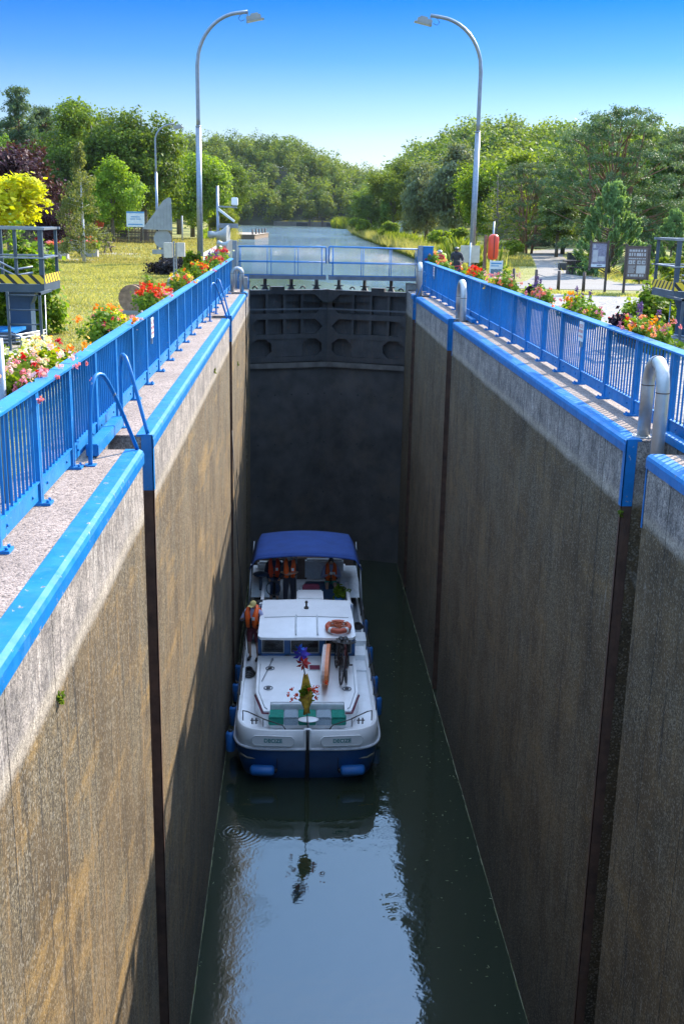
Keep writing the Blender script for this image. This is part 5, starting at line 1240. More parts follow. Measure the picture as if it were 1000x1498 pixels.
for j in range(9):
    z = 1.42-.12*j; wv = .05+.14*math.sin(j/8*PI*.5) if j < 4 else .05+.10*abs(math.sin((j-2)*.6))
    for i in range(5): u = -1+.5*i; v.append((-.06+.004*j+u*wv, .20-.03*j-.05*math.cos(u*2.5+j), z))
sc_m.add(v, [(j*5+i,j*5+i+1,j*5+i+6,j*5+i+5) for j in range(8) for i in range(4)], True); so = sc_m.build('scarf', mat('yellow_scarf', (.55,.34,.03), .8, 0, .5, 9, 0, 60, (.20,.02,.02), .8), t); so.modifiers.new('t','SOLIDIFY').thickness = .01
# potted plant and small things on deck
t = empty('potted_plant', (BX+1.12,BY+8.6,WZ+1.5), 0, 'leafy plant in a blue bucket beside the seated passenger', 'potted plant')
MB().tube([(0,0,0),(0,0,.42)], [.14,.17], 16).build('pot', BLUE, t); rng = np.random.default_rng(4)
np_mesh('foliage', leaf_cloud(rng, rng.normal(size=(26,3))*[.11,.11,.1]+[0,0,.58], 20, (.04,.04,.04), .07), LEAF_F, t)
t = empty('deck_brush', (BX+.72,BY+7.6,WZ+1.52), 0, 'long handled blue brush lying on the cockpit floor', 'brush'); MB().tube([(.2,.5,.4),(-.1,-.3,.02)], .014, 6).build('handle', FEND, t); MB().box(-.22,.0,-.4,-.3,0,.05).build('head', FEND, t)
t = empty('rope_coil', (BX+1.62,BY+7.0,WZ+1.5), 0, 'black coil of mooring rope on the right side deck of the cruiser', 'rope coil')
m = MB()
for k in range(4): m.tube([((.16-.02*k)*math.cos(a),(.2-.02*k)*math.sin(a),.02+.03*k) for a in np.linspace(0,2*PI,18,endpoint=False)], .018, 6, closed=True)
m.build('coil', BLACK, t)
t = empty('rope_coil', (BX-1.62,BY+4.0,WZ+1.26), 0, 'dark pile of mooring rope at the feet of the person in the yellow cap', 'rope coil')
m = MB()
for k in range(5): m.tube([((.17-.02*k)*math.cos(a),(.26-.03*k)*math.sin(a),.02+.035*k) for a in np.linspace(0,2*PI,18,endpoint=False)], .02, 6, closed=True)
m.build('coil', BLACK, t)
# mooring line from boat up to wall
MB().tube([(-2.52,28.9,WZ+1.6),(-2.8,29.1,WZ+4.5),(-2.97,29.5,WZ+8)], .012, 5).build('mooring_line', BLACK, None, label='thin mooring line running up the left chamber wall', cat='rope')
PP = (BX, BY, WZ)
def at(x, y, z): return (BX+x, BY+y, WZ+z)
# p4: yellow cap on the left side deck, turned to the wall
J = stand(); J.update(elR=(-.30,-.14,1.20), wrR=(-.22,-.34,1.30), elL=(.27,.03,1.17), wrL=(.22,-.14,1.0), look=(-.25,-.95,-.3), face=(-.005,-.02,0))
person(at(-1.52,5.05,1.27), R(-18), 'person in yellow cap, orange life vest and lilac shirt standing on the left side deck', J, [('shirt',('torso','uarm','farm'),.018,C_LILAC),('shorts',('torso','thigh:.95'),.022,C_RED),('shoes',('foot',),.012,SHOE)], VEST, CAPY, scale=1.04)
# p2: arms crossed, grey cap
J = stand(); J.update(elL=(.27,-.06,1.16), wrL=(-.02,-.26,1.14), elR=(-.27,-.06,1.16), wrR=(.03,-.29,1.19), look=(.3,-.9,-.3), hdL=(-1,-.2,0), hdR=(1,-.1,.1))
person(at(-.52,8.95,1.5), R(4), 'person in grey cap and orange life vest standing with folded arms at the helm', J, [('shirt',('torso','uarm'),.018,C_DARK),('trousers',('torso','thigh','calf'),.026,C_DARK),('shoes',('foot',),.012,SHOE)], VEST, CAPG)
# p1: perched on stool
J = sit(.62); J.update(anL=(.10,-.32,.10), anR=(-.10,-.30,.10), knL=(.12,-.38,.60), knR=(-.12,-.38,.60), wrL=(.18,-.28,.78), wrR=(-.18,-.26,.76))
person(at(-1.03,9.7,1.5), R(2), 'person in sunglasses and scarlet life vest perched on the helm stool', J, [('shirt',('torso','uarm','farm'),.018,C_NAVY),('trousers',('torso','thigh','calf:.85'),.024,C_NAVY),('shoes',('foot',),.008,SHOE)], VEST2, None, glasses=True)
MB().cyl((BX-1.03,BY+9.75,WZ+1.5),(BX-1.03,BY+9.75,WZ+2.06),.05).sphere((BX-1.03,BY+9.73,WZ+2.10),.2,.2,.06).build('helm_stool', BLACK, None, label='black round helm stool under the seated person', cat='stool')
# p3: seated, looking at phone
J = sit(.42); J.update(wrL=(.05,-.30,.86), wrR=(-.05,-.30,.86), elL=(.30,-.08,.70), elR=(-.30,-.08,.70), look=(0,-.75,-.65), hdL=(-.8,-.3,.2), hdR=(.8,-.3,.2))
person(at(.86,9.95,1.48), 0, 'person in orange life vest and teal shorts seated on the stern bench', J, [('shirt',('torso','uarm','farm:.8'),.018,C_LILAC),('shorts',('torso','thigh:.8'),.024,C_TEAL),('shoes',('foot',),.008,SHOE)], VEST, None, extra=lambda t, V: MB().box(-.05,.05,-.40,-.385,.88,.97,.003).build('phone', PAPER, None).__setattr__('parent', t))
# cyclists on the right bank
HELM = mat('helmet_dark', (.05,.05,.06), .3, 0, .5, 20); HELW = mat('helmet_white', (.25,.26,.28), .3, 0, .8, 30)
def helmet(mm):
    def fn(t, V):
        H = V['head']; m = MB(); m.sphere(H+Vector((0,0,.05)), .115,.15,.10,14,8); m.build('helmet', mm, t)
    return fn
J = stand(0,.30); J.update(neck=(0,-.42,1.36), head=(0,-.52,1.40), chest=(0,-.22,1.22), shL=(.18,-.36,1.33), shR=(-.18,-.36,1.33), elL=(.25,-.50,1.08), elR=(-.25,-.50,1.08), wrL=(.22,-.72,.98), wrR=(-.22,-.72,.98), look=(-.2,-.8,-.5))
person((4.95,45.9,0), R(-35), 'cyclist in yellow hi-vis vest bent over behind the right railing', J, [('jersey',('torso','uarm'),.018,HIVIS),('trousers',('torso','thigh','calf'),.02,C_DARK),('shoes',('foot',),.012,SHOE)], None, None, None, extra=helmet(HELW), scale=.93)
t_ = MB().box(-.2,.2,.0,.18,.98,1.38,.06).build('backpack', C_REDJ, None, label='red and black backpack on the bent cyclist', cat='backpack'); t_.location = (5.02,45.78,.03); t_.rotation_euler = (R(32),0,R(-35))
J = stand(0,.08); J.update(look=(-.4,-.9,0), elL=(.30,-.02,1.15), wrL=(.30,-.25,1.0))
person((5.60,46.9,0), R(-20), 'cyclist in black jacket and helmet standing behind the bent one', J, [('jacket',('torso','uarm','farm'),.03,C_DARK),('trousers',('torso','thigh','calf'),.02,C_NAVY),('shoes',('foot',),.012,SHOE)], None, None, glasses=True, hair=None, extra=helmet(HELM), scale=.87)
bicycle(5.35, 46.2, 0.01, R(60), 'bicycle held by the cyclists behind the right railing', R(4), mat('red_frame', (.45,.04,.03), .4))
# ------------------------------------------------------------------ trees
BARK = mat('bark_grey', (.13,.11,.09), .9, 0, .3, 6, .8, 25); BARKR = mat('bark_pine', (.24,.12,.07), .9, 0, .3, 5, .6, 20); BARKW = mat('bark_birch', (.55,.52,.48), .8, 0, .3, 12)
L_OAK = leaf_mat('oak_leaves', (0.094,0.156,0.019), (0.200,0.294,0.040), .5); L_LIME = leaf_mat('lime_leaves', (0.138,0.230,0.018), (0.310,0.402,0.040), .55)
L_DARK = leaf_mat('dark_leaves', (0.078,0.137,0.023), (0.169,0.260,0.046), .45); L_WILL = leaf_mat('willow_leaves', (0.138,0.175,0.081), (0.250,0.288,0.150), .4)
L_PINE = leaf_mat('pine_needles', (0.075,0.131,0.062), (0.156,0.237,0.106), .35); L_SPRUCE = leaf_mat('young_pine_needles', (.13,.22,.08), (.26,.37,.14), .4)
L_PURP = leaf_mat('purple_tree_leaves', (.045,.018,.028), (.12,.05,.065), .25); L_YEL = leaf_mat('yellow_tree_leaves', (.42,.47,.01), (.74,.72,.03), .5); L_BIR = leaf_mat('birch_leaves', (.12,.16,.05), (.26,.30,.11), .5)
def crown(rng, blobs, ncl, per, spread, ls, aspect=1.4, up=.15, elong=None, outc=None, shell=.62):
    C_ = []
    vol = np.array([b_[1][0]*b_[1][2] for b_ in blobs]); vol = vol/vol.sum()
    for (c, r_), w_ in zip(blobs, vol):
        k = max(3, int(ncl*w_)); u = rng.normal(size=(k,3)); u /= np.linalg.norm(u,axis=1)[:,None]
        u *= rng.uniform(shell,1.0,k)[:,None]; C_.append(np.asarray(c)+u*np.asarray(r_))
    C_ = np.concatenate(C_); return leaf_cloud(rng, C_, per, spread, ls, aspect, up, outc=outc, elong=elong)
def limbs(rng, h, r0, fork, blobs, lean=0., n=7, bends=True):
    m = MB(); top = Vector((lean*h, 0, h*.82)); m.tube([(0,0,-.1),(lean*h*.2,0,h*.25),(lean*h*.5,rng.normal(0,.02)*h,h*.55),tuple(top)], [r0*1.25,r0,r0*.65,r0*.2], 9)
    for c, r_ in blobs[:n]:
        z = h*rng.uniform(fork, .6); p = Vector((lean*z,0,z)); e = Vector(c); q = p.lerp(e,.5)+Vector((0,0,h*.03)); m.tube([p,q,e], [r0*.42,r0*.25,r0*.07], 6)
    return m
_tc = {}
def make_tree(kind, var):
    """returns (crown mesh, trunk mesh) of unit-free size; cached"""
    key = (kind, var)
    if key in _tc: return _tc[key]
    rng = np.random.default_rng(abs(hash_(kind))*10+var)
    if kind in ('oak','lime','dark','willow','purple','yellow','bush'):
        H, Rr = {'oak':(12,4.3),'lime':(9,4),'dark':(9,3),'willow':(11,4.4),'purple':(7.2,3.2),'yellow':(4.6,1.9),'bush':(3,1.6)}[kind]
        z0 = {'oak':.18,'lime':.06,'dark':.10,'willow':.08,'purple':.12,'yellow':.48,'bush':.0}[kind]*H
        bl = []; nb = {'yellow':12,'bush':10}.get(kind, 24)
        for i in range(nb):
            u = rng.normal(size=3); u /= np.linalg.norm(u); t_ = rng.uniform(.35,.80)
            c = np.array([u[0]*Rr*t_, u[1]*Rr*t_, (H+z0)/2+u[2]*(H-z0)/2*t_]); rb_ = Rr*rng.uniform(.26,.42)
            if kind == 'willow': rb_ *= .95
            bl.append((c, (rb_, rb_, rb_*rng.uniform(.7,.95))))
        m_ = {'oak':L_OAK,'lime':L_LIME,'dark':L_DARK,'willow':L_WILL,'purple':L_PURP,'yellow':L_YEL,'bush':L_LIME}[kind]
        ls, per, ncl = {'oak':(.19,36,560),'lime':(.18,36,560),'dark':(.19,32,460),'willow':(.20,30,560),'purple':(.17,26,480),'yellow':(.16,30,170),'bush':(.16,20,200)}[kind]
        sp = Rr*.075
        V_ = crown(rng, bl, ncl, per, (sp,sp,sp*.8), ls, 2.2 if kind == 'willow' else 1.35, .25, (0,0,-1) if kind == 'willow' else None, (0,0,H*.42))
        tr = limbs(rng, H, H*.022, .25, bl)
    elif kind == 'pine':
        H = 9.3; bl = []
        P = []
        for i in range(210):
            a = rng.uniform(0,2*PI); z = rng.uniform(.12,1.0); rad = 4.6*math.sqrt(max(0,1-((z-.42)/.60)**2))*rng.uniform(.45,1.0)
            P.append((rad*math.cos(a), rad*math.sin(a), H*z-.2*rng.random()))
        out = []
        for p in P:
            cl = rng.normal(size=(10,3))*[.40,.40,.10]+p
            out.append(leaf_cloud(rng, cl, 27, (.11,.11,.085), .062, 2.4, .2, outc=(p[0],p[1],p[2]-.5)))
        V_ = np.concatenate(out); m_ = L_PINE
        tr = MB()
        for k in range(5):
            a = 2*PI*k/5+rng.uniform(-.4,.4); rr_ = rng.uniform(.6,2.0); top = Vector((rr_*math.cos(a), rr_*math.sin(a), H*rng.uniform(.75,.95))); b0 = Vector((.5*math.cos(a),.5*math.sin(a),0)); mid = b0.lerp(top,.5)+Vector((rng.normal(0,.2),rng.normal(0,.2),0))
            tr.tube([b0-Vector((0,0,.2)),mid,top], [.15,.11,.03], 7)
        for p in P[:85]:
            z = p[2]*rng.uniform(.55,.9); q = Vector((p[0]*.25,p[1]*.25,z)); tr.tube([q, q.lerp(Vector(p),.5)+Vector((0,0,-.1)), Vector(p)], [.055,.035,.012], 5)
        me_t = tr
    elif kind == 'scots':      # tall ragged pine of the left wood
        H = 15; P = []
        for i in range(85):
            a = rng.uniform(0,2*PI); z = rng.uniform(.35,1.0); rad = 3.4*(1.04-z)**.55*1.25*rng.uniform(.25,1.0); P.append((rad*math.cos(a), rad*math.sin(a), H*z))
        out = [leaf_cloud(rng, rng.normal(size=(10,3))*[.50,.50,.14]+p, 24, (.16,.16,.13), .11, 2.4, .2, outc=(p[0],p[1],p[2]-.7)) for p in P]
        V_ = np.concatenate(out); m_ = L_PINE; tr = MB().tube([(0,0,-.1),(.1,0,H*.5),(0,.1,H*.98)], [.24,.17,.04], 8)
        for p in P: q = Vector((0,0,p[2]-.5-.2*math.hypot(p[0],p[1]))); tr.tube([q, Vector(p)], [.06,.015], 5)
    elif kind == 'spruce':     # young bushy pine
        H = 4.2; P = []
        for i in range(210):
            z = rng.uniform(.03,.97)**1.1; a = rng.uniform(0,2*PI); rad = 1.95*(1-z)**.62*rng.uniform(.62,1.0); P.append((rad*math.cos(a), rad*math.sin(a), H*z, rad))
        out = []
        for x, y, z, rad in P:
            d = np.array((x*.55,y*.55,1.0)); d /= np.linalg.norm(d); k = rng.integers(5,8); cl = np.array([(x,y,z)])+d*np.linspace(-.16,.20,k)[:,None]; out.append(leaf_cloud(rng, cl, 22, (.045,.045,.045), .062, 3.0, 0, elong=d))
        V_ = np.concatenate(out); m_ = L_SPRUCE; tr = MB().tube([(0,0,-.1),(0,0,H*.95)], [.09,.015], 7)
        for x, y, z, rad in P[:90]: tr.tube([(0,0,max(.05,z-.35*rad-.1)),(x,y,z)], [.022,.006], 4)
    elif kind == 'birch':
        H = 6.5; P = []
        for i in range(115):
            z = rng.uniform(.20,.98)**1.3; a = rng.uniform(0,2*PI); rad = 1.6*math.sin(min(1,(1.02-z)/.85)*PI*.5)*rng.uniform(.15,1.0)**.8*(.6 if z > .72 else 1.0); P.append((rad*math.cos(a), rad*math.sin(a), H*z))
        out = [leaf_cloud(rng, np.array([p])+np.array([[0,0,-.09*k] for k in range(5)]), 12, (.11,.11,.08), .085, 1.5, 0, elong=(0,0,-.6)) for p in P]
        V_ = np.concatenate(out); m_ = L_BIR; tr = MB().tube([(0,0,-.1),(.03,0,H*.5),(0,0,H*.97)], [.085,.055,.012], 8)
        for p in P[:60]: tr.tube([(0,0,p[2]-.15),(p[0],p[1],p[2]+.1)], [.014,.004], 4)
    elif kind == 'bare':       # half dead birch by the path
        H = 5.6; P = []; tr = MB().tube([(0,0,-.1),(.1,0,H*.5),(.2,0,H*.97)], [.10,.06,.012], 8)
        for i in range(70):
            z = rng.uniform(.25,.98); a = rng.uniform(0,2*PI); rad = 1.5*math.sin(min(1,(1.05-z)/.7)*PI/2)*rng.uniform(.3,1); p = (rad*math.cos(a), rad*math.sin(a), H*z+rng.normal(0,.25)); P.append(p); tr.tube([(0,0,p[2]-.5*rad),(p[0]*.5,p[1]*.5,p[2]-.1),p], [.022,.014,.004], 4)
            for _ in range(3): tr.tube([p,(p[0]+rng.normal(0,.2),p[1]+rng.normal(0,.2),p[2]+rng.uniform(-.3,.2))], [.006,.003], 3)
        V_ = np.concatenate([leaf_cloud(rng, np.array([p]), 24, (.2,.2,.15), .09, 1.4) for p in P if p[2] < 4.4]); m_ = L_OAK
    cm = np_mesh('crown', V_, m_, link=False)
    bk = {'pine':BARKR,'scots':BARKR,'birch':BARKW,'bare':BARK}.get(kind, BARK)
    to = tr.build('trunk', bk); tm = to.data; bpy.data.objects.remove(to)
    _tc[key] = (cm, tm); return _tc[key]
def hash_(s): return sum(ord(c)*(i+3) for i, c in enumerate(s)) % 1000
def tree(kind, x, y, label, sc=1.0, var=0, rz=None, name=None, grp=None, sz=None, z=None):
    cm, tm = make_tree(kind, var)
    nm_ = name or {'oak':'oak_tree','lime':'lime_tree','dark':'dense_tree','willow':'willow_tree','pine':'pine_tree','scots':'tall_pine_tree','spruce':'young_pine_tree','birch':'birch_tree','bare':'half_bare_tree','purple':'purple_tree','yellow':'yellow_tree','bush':'bush'}[kind]
    t = empty(nm_, (x, y, gz(x,y)-.05 if z is None else z), (x*3.7+y*1.3) % 6.28 if rz is None else rz, label, 'bush' if kind == 'bush' else 'tree', grp)
    t.scale = (sc, sc, sc*(sz or 1))
    for n_, me in (('crown', cm), ('trunk', tm)):
        o = bpy.data.objects.new(n_, me); COL.objects.link(o); o.parent = t
    return t
# left bank
G1 = 'trees behind the left lawn'
tree('purple', -19.6, 72, 'purple leaved tree at the left edge behind the yellow crown', 1.08, 0)
tree('purple', -16.9, 72, 'low purple leaved bush below the yellow tree', .50, 1, name='purple_bush')
tree('yellow', -12.7, 45, 'small round headed tree with bright yellow leaves at the left edge', 1.12, 0, sz=.84)
tree('birch', -12.95, 61.5, 'slender pale birch standing alone on the left lawn', 1.0, 0)
t = empty('tree_stake', (-12.75, 60.8, 0), 0, 'pale wooden stake beside the slender birch', 'stake'); MB().cyl((0,0,0),(0,0,2.3),.05,.045).build('stake', BARKW, t)
tree('scots', -29.8, 118, 'tallest ragged pine at the top left of the wood', .97, 0, grp=G1)
tree('scots', -28.0, 122, 'second ragged pine right of the tallest one', .88, 1, grp=G1)
tree('scots', -23.8, 117, 'pointed pine top between the broadleaf trees on the left', .90, 2, grp=G1)
LL = [('oak',-20.6,108,.98,0,'bright green broadleaf tree left of the third lamp post, middle of three'),('oak',-16.2,110,1.06,1,'tallest broadleaf tree beside the third lamp post'),('oak',-25,112,.85,2,'dark broadleaf tree under the ragged pines'),
      ('dark',-22.8,104,.8,0,'dark low tree behind the orange life buoy case'),('oak',-31,108,.80,0,'broadleaf tree behind the purple tree'),('lime',-12.2,126,.95,0,'yellow green tree right of the third lamp post'),
      ('dark',-27.5,100,.9,1,'dark tree in shade behind the picnic benches'),('oak',-36,112,.9,1,'broadleaf tree at the far left edge of the wood'),('lime',-17.8,101,.72,1,'low bright tree behind the information board'),
      ('willow',-11.6,150,.42,0,'low grey green willow bush at the bend of the left bank'),('dark',-13.5,158,.9,2,'dark tree at the waterside behind the lamp post'),('oak',-17,150,.95,2,'broadleaf tree above the bend of the left bank'),
      ('oak',-12.5,185,.85,0,'waterside tree above the old pontoon'),('dark',-15.5,205,1.1,0,'dark waterside tree beyond the pontoon'),('oak',-18.5,235,1.0,1,'waterside oak on the left of the basin'),('dark',-22,262,1.15,1,'tall dark tree on the left of the basin'),
      ('oak',-24,290,1.1,2,'broad tree far along the left shore of the basin'),('lime',-10.0,131,.45,1,'small light tree close to the quay'),('oak',-21,128,1.05,0,'tree filling the gap behind the third lamp post'),('oak',-13.8,135,.8,1,'rounded tree between lamp post and canal')]
for k, x, y, s_, v_, lab in LL: tree(k, x, y, lab, s_*1.12, v_, grp=G1)
# right bank
G2 = 'trees behind the right towpath'
tree('pine', 20.6, 77, 'large domed pine with reddish limbs on the right', 1.10, 0)
tree('pine', 29, 84, 'second large pine at the right picture edge', 1.05, 1)
tree('pine', 18.0, 92, 'lower pine left of the large domed pine', .78, 1)
tree('spruce', 14.9, 56.5, 'bushy young pine with pale green tips behind the boards', 1.1, 0)
tree('spruce', 18.6, 58, 'lower young pine right of the brown notice board', .8, 1)
tree('bare', 12.2, 74, 'half bare birch with white stem by the bend of the path', 1.05, 0)
RR = [('lime',16.6,104,.90,0,'bright yellow green tree left of the life buoy case'),('lime',19.6,106,1.0,1,'bright yellow green tree right of the lamp post'),('lime',22.2,112,.85,0,'smaller bright tree behind the half bare birch'),
      ('willow',18.2,138,1.10,0,'grey green willow left of the right lamp post'),('willow',15.3,142,.9,1,'second grey willow nearer the canal'),('dark',18.7,124,1.12,2,'dark tree between willow and yellow green trees'),
      ('oak',14.0,176,1.0,0,'broadleaf tree by the far right bank'),('oak',16.6,168,1.08,1,'taller broadleaf tree by the far right bank'),('dark',12.4,206,.95,0,'dark waterside tree far along the right bank'),('oak',13.2,226,.8,2,'tree at the narrowing of the right bank'),('willow',14.6,150,.45,0,'low grey willow bush behind the reeds'),
      ('dark',21,92,.8,1,'dark tree beyond the bend of the path'),('oak',26,96,.85,0,'broadleaf tree behind the lower pine'),('dark',26,84,.95,2,'dark tree between the large pines'),('oak',31,90,1.0,1,'oak behind the second large pine'),('dark',18.6,84,.6,0,'low dark tree left of the lower pine'),('oak',24,118,.95,1,'oak above the smaller bright tree'),('dark',16.0,190,1.0,1,'dark tree behind the white utility cabinet')]
for k, x, y, s_, v_, lab in RR: tree(k, x, y, lab, s_, v_, grp=G2)
for i, (x, y, s_, lab) in enumerate(((9.2,124,.80,'rounded bright green bush on the right bank above the footbridge rail'),(8.9,131,.62,'second rounded bush behind the bright one on the right bank'),(8.8,168,.85,'rounded bush farther up the right bank'),(9.2,178,.7,'rounded bush beyond the farther one on the right bank'),(9.6,208,.9,'last rounded bush at the narrowing of the canal'),(10.6,90,.75,'wide yellow green bush right of the footbridge'),(12.4,93,.7,'yellow green bush left of the right lamp post foot'),(11.4,97,.6,'small bush behind the wide yellow green ones'))):
    tree('bush', x, y, lab, s_, i % 2, grp='rounded bushes along the right bank', name='bank_bush')
# bushes on the right behind the boards
for i, (x, y, s_, lab) in enumerate(((14.2,49,.38,'low yellow green bush between the two notice boards'),(16.2,51,.45,'yellow flowering bush right of the brown board'),(17.6,49.5,.5,'pink tinged bush by the gantry'),(15.2,61,.45,'low bush behind the map board'),(19,52,.6,'round bush at the right picture edge'),(8.4,58,.35,'small bush behind the tall wooden post'),(9.5,66,.4,'bush at the inner edge of the path'),(14.6,80,.5,'bush by the bend of the path'))):
    tree('bush', x, y, lab, s_*1.1, i % 2, grp='low bushes along the towpath')

# ------------------------------------------------------------------ woods on the hills: one mass each
FLOOR = mat('forest_floor', (.03,.04,.015), .95, 0, .3, .3)
for o in COL.objects:
    if o.name.startswith('hill'): o.data.materials[0] = FLOOR
def wood(name, label, pts, seed, mats, hgt=(9,14)):
    rng = np.random.default_rng(seed); acc = [[] for _ in mats]
    for x, y in pts:
        z = gz(x, y); H = rng.uniform(*hgt); Rr = H*rng.uniform(.26,.36)
        n = 6; bl = []
        for i in range(n):
            u = rng.normal(size=3); u /= np.linalg.norm(u); u[2] = -.75+1.5*(i+.5)/n
            c = np.array([x+u[0]*Rr*.5, y+u[1]*Rr*.5, z+H*.5+u[2]*H*.42]); bl.append((c, (Rr*.58,Rr*.58,Rr*.55)))
        k = rng.integers(len(mats)); V_ = crown(rng, bl, 76, 14, (Rr*.15,)*3, .50, 1.3, .3, None, (x,y,z+H*.4), .75)
        acc[k].append(V_)
    for k, m_ in enumerate(mats):
        if acc[k]: np_mesh(name, np.concatenate(acc[k]), m_, label=label+(' of darker trees','  of mid green trees',' of olive trees')[k].replace('  ',' '), cat='wood', kind='stuff')
W1 = leaf_mat('wood_leaves_dark', (0.081,0.142,0.024), (0.176,0.270,0.047), .45); W2 = leaf_mat('wood_leaves_mid', (0.124,0.202,0.029), (0.234,0.338,0.058), .5); W3 = leaf_mat('wood_leaves_olive', (0.132,0.180,0.030), (0.240,0.300,0.066), .5)
rng0 = np.random.default_rng(77); ptsL = []
for y in np.arange(378, 470, 6.5):
    for x in np.arange(-75, 70, 6.0): ptsL.append((x+rng0.normal(0,1.5), y+rng0.normal(0,1.5)))
for y in np.arange(250, 375, 7):
    for x in np.arange(-70, -22-(y-250)*.09, 6.0): ptsL.append((x+rng0.normal(0,1.5), y+rng0.normal(0,1.5)))
for y in np.arange(140, 250, 7):
    for x in np.arange(-62, -20, 6.0): ptsL.append((x+rng0.normal(0,1.5), y+rng0.normal(0,1.5)))
wood('wood', 'wooded hillside left of the canal, mass', ptsL, 5, (W1,W2,W3))
ptsR = []
for y in np.arange(190, 372, 6.5):
    for x in np.arange(max(16, lerp(y,[190,250,372],[20,17,26])), 95, 6.0):
        if x/y > .40: continue
        ptsR.append((x+rng0.normal(0,1.5), y+rng0.normal(0,1.5)))
for y in np.arange(120, 190, 6.5):
    for x in np.arange(28, 62, 6.0): ptsR.append((x+rng0.normal(0,1.5), y+rng0.normal(0,1.5)))
wood('wood', 'wooded hill right of the canal, mass', ptsR, 6, (W1,W2,W3))

# ------------------------------------------------------------------ reeds, grass
REED = leaf_mat('reed_blades', (.13,.22,.02), (.34,.42,.06), .5)
def reeds(x, y, rx, ry, h, n, label, seed, mm=REED):
    rng = np.random.default_rng(seed); a = rng.uniform(0,2*PI,n); q = np.sqrt(rng.uniform(0,1,n)); px = rx*q*np.cos(a); py = ry*q*np.sin(a)
    hh = h*(1-.55*q**2)*rng.uniform(.65,1.1,n); dx = rng.normal(0,.18,n)*hh+px*.12; dy = rng.normal(0,.18,n)*hh; w_ = rng.uniform(.025,.05,n)*(1+h*.25); ca, sa = np.cos(a*7), np.sin(a*7)
    z0 = np.zeros(n)-.5
    P0 = np.stack([px-w_*ca, py-w_*sa, z0],1); P1 = np.stack([px+w_*ca, py+w_*sa, z0],1); P2 = np.stack([px+dx*.5+w_*ca, py+dy*.5+w_*sa, hh*.65],1); P3 = np.stack([px+dx, py+dy, hh],1)
    t = np_mesh('reeds', np.stack([P0,P1,P2,P3],1), mm, label=label, cat='reeds', kind='stuff'); t.location = (x,y,0); return t
REEDY = leaf_mat('dry_reed_blades', (.25,.26,.06), (.42,.40,.14), .5)
def bank_reeds(y0, y1, n, seed, label, mm, hb=1.3):
    rng = np.random.default_rng(seed); y = np.exp(rng.uniform(math.log(y0), math.log(y1), n)); x = np.array([rb(v) for v in y])+.25+np.abs(rng.normal(0,1.0,n)); 
    h = hb*(.55+.35*np.sin(y*.11+1)+.25*np.sin(y*.31)+.15*np.sin(y*.9))*rng.uniform(.5,1.1,n); h = np.maximum(h, .25); a = rng.uniform(0,PI,n); w_ = .03+.0003*y; ca, sa = np.cos(a)*w_, np.sin(a)*w_; z0 = np.full(n,-.5)
    dx = rng.normal(0,.22,n)*h; dy = rng.normal(0,.22,n)*h
    P = np.stack([np.stack([x-ca,y-sa,z0],1), np.stack([x+ca,y+sa,z0],1), np.stack([x+dx*.5+ca,y+dy*.5+sa,h*.65],1), np.stack([x+dx,y+dy,h],1)],1)
    np_mesh('reeds', P, mm, label=label, cat='reeds', kind='stuff')
bank_reeds(64, 240, 20000, 60, 'bright green reeds fringing the right bank of the upper canal', REED)
bank_reeds(60, 240, 7000, 61, 'dry yellow herbs among the reeds of the right bank', REEDY, 1.0)
GB = leaf_mat('grass_blades', (.23,.25,.07), (.48,.42,.20), .5)
def verge(pts, n, h_, seed, label, wdt=.6):
    rng = np.random.default_rng(seed); P = []
    for i in range(n):
        k = rng.integers(len(pts)-1); t_ = rng.random(); x = pts[k][0]*(1-t_)+pts[k+1][0]*t_+rng.normal(0,wdt); y = pts[k][1]*(1-t_)+pts[k+1][1]*t_+rng.normal(0,wdt*.6); h = h_*rng.uniform(.3,1.1); w_ = .02; a = rng.uniform(0,PI)
        P.append([(x-w_*math.cos(a),y-w_*math.sin(a),0),(x+w_*math.cos(a),y+w_*math.sin(a),0),(x+rng.normal(0,.35)*h,y+rng.normal(0,.35)*h,h)])
    np_mesh('grass', np.array(P), GB, nper=3, label=label, cat='grass', kind='stuff')
verge([(8.0,66),(8.3,84),(8.5,112),(8.8,140),(8.9,164),(9.6,216),(11.5,260),(13.6,300)], 9000, 1.1, 88, 'ragged fringe of tall herbs along the right water edge', .45)
verge([(-8.2,112),(-9.6,140),(-11.9,178),(-14.5,215),(-17.3,250),(-22,300),(-26,345)], 7000, 1.2, 89, 'ragged fringe of herbs along the left water edge', .5)
reeds(-10.8,128,1.6,7,.9,1800,'yellow green herbs on the left bank edge',70); reeds(-13.0,170,2.0,12,1.2,1500,'herbs on the left shore behind the pontoon',71)
reeds(2.5,372.5,10,1.5,1.6,1500,'herbs along the distant quay',72,REEDY); reeds(12,330,3,20,3.0,2200,'distant reed bed on the right shore of the basin',73)
GB = leaf_mat('grass_blades', (.23,.25,.07), (.48,.42,.20), .5); 
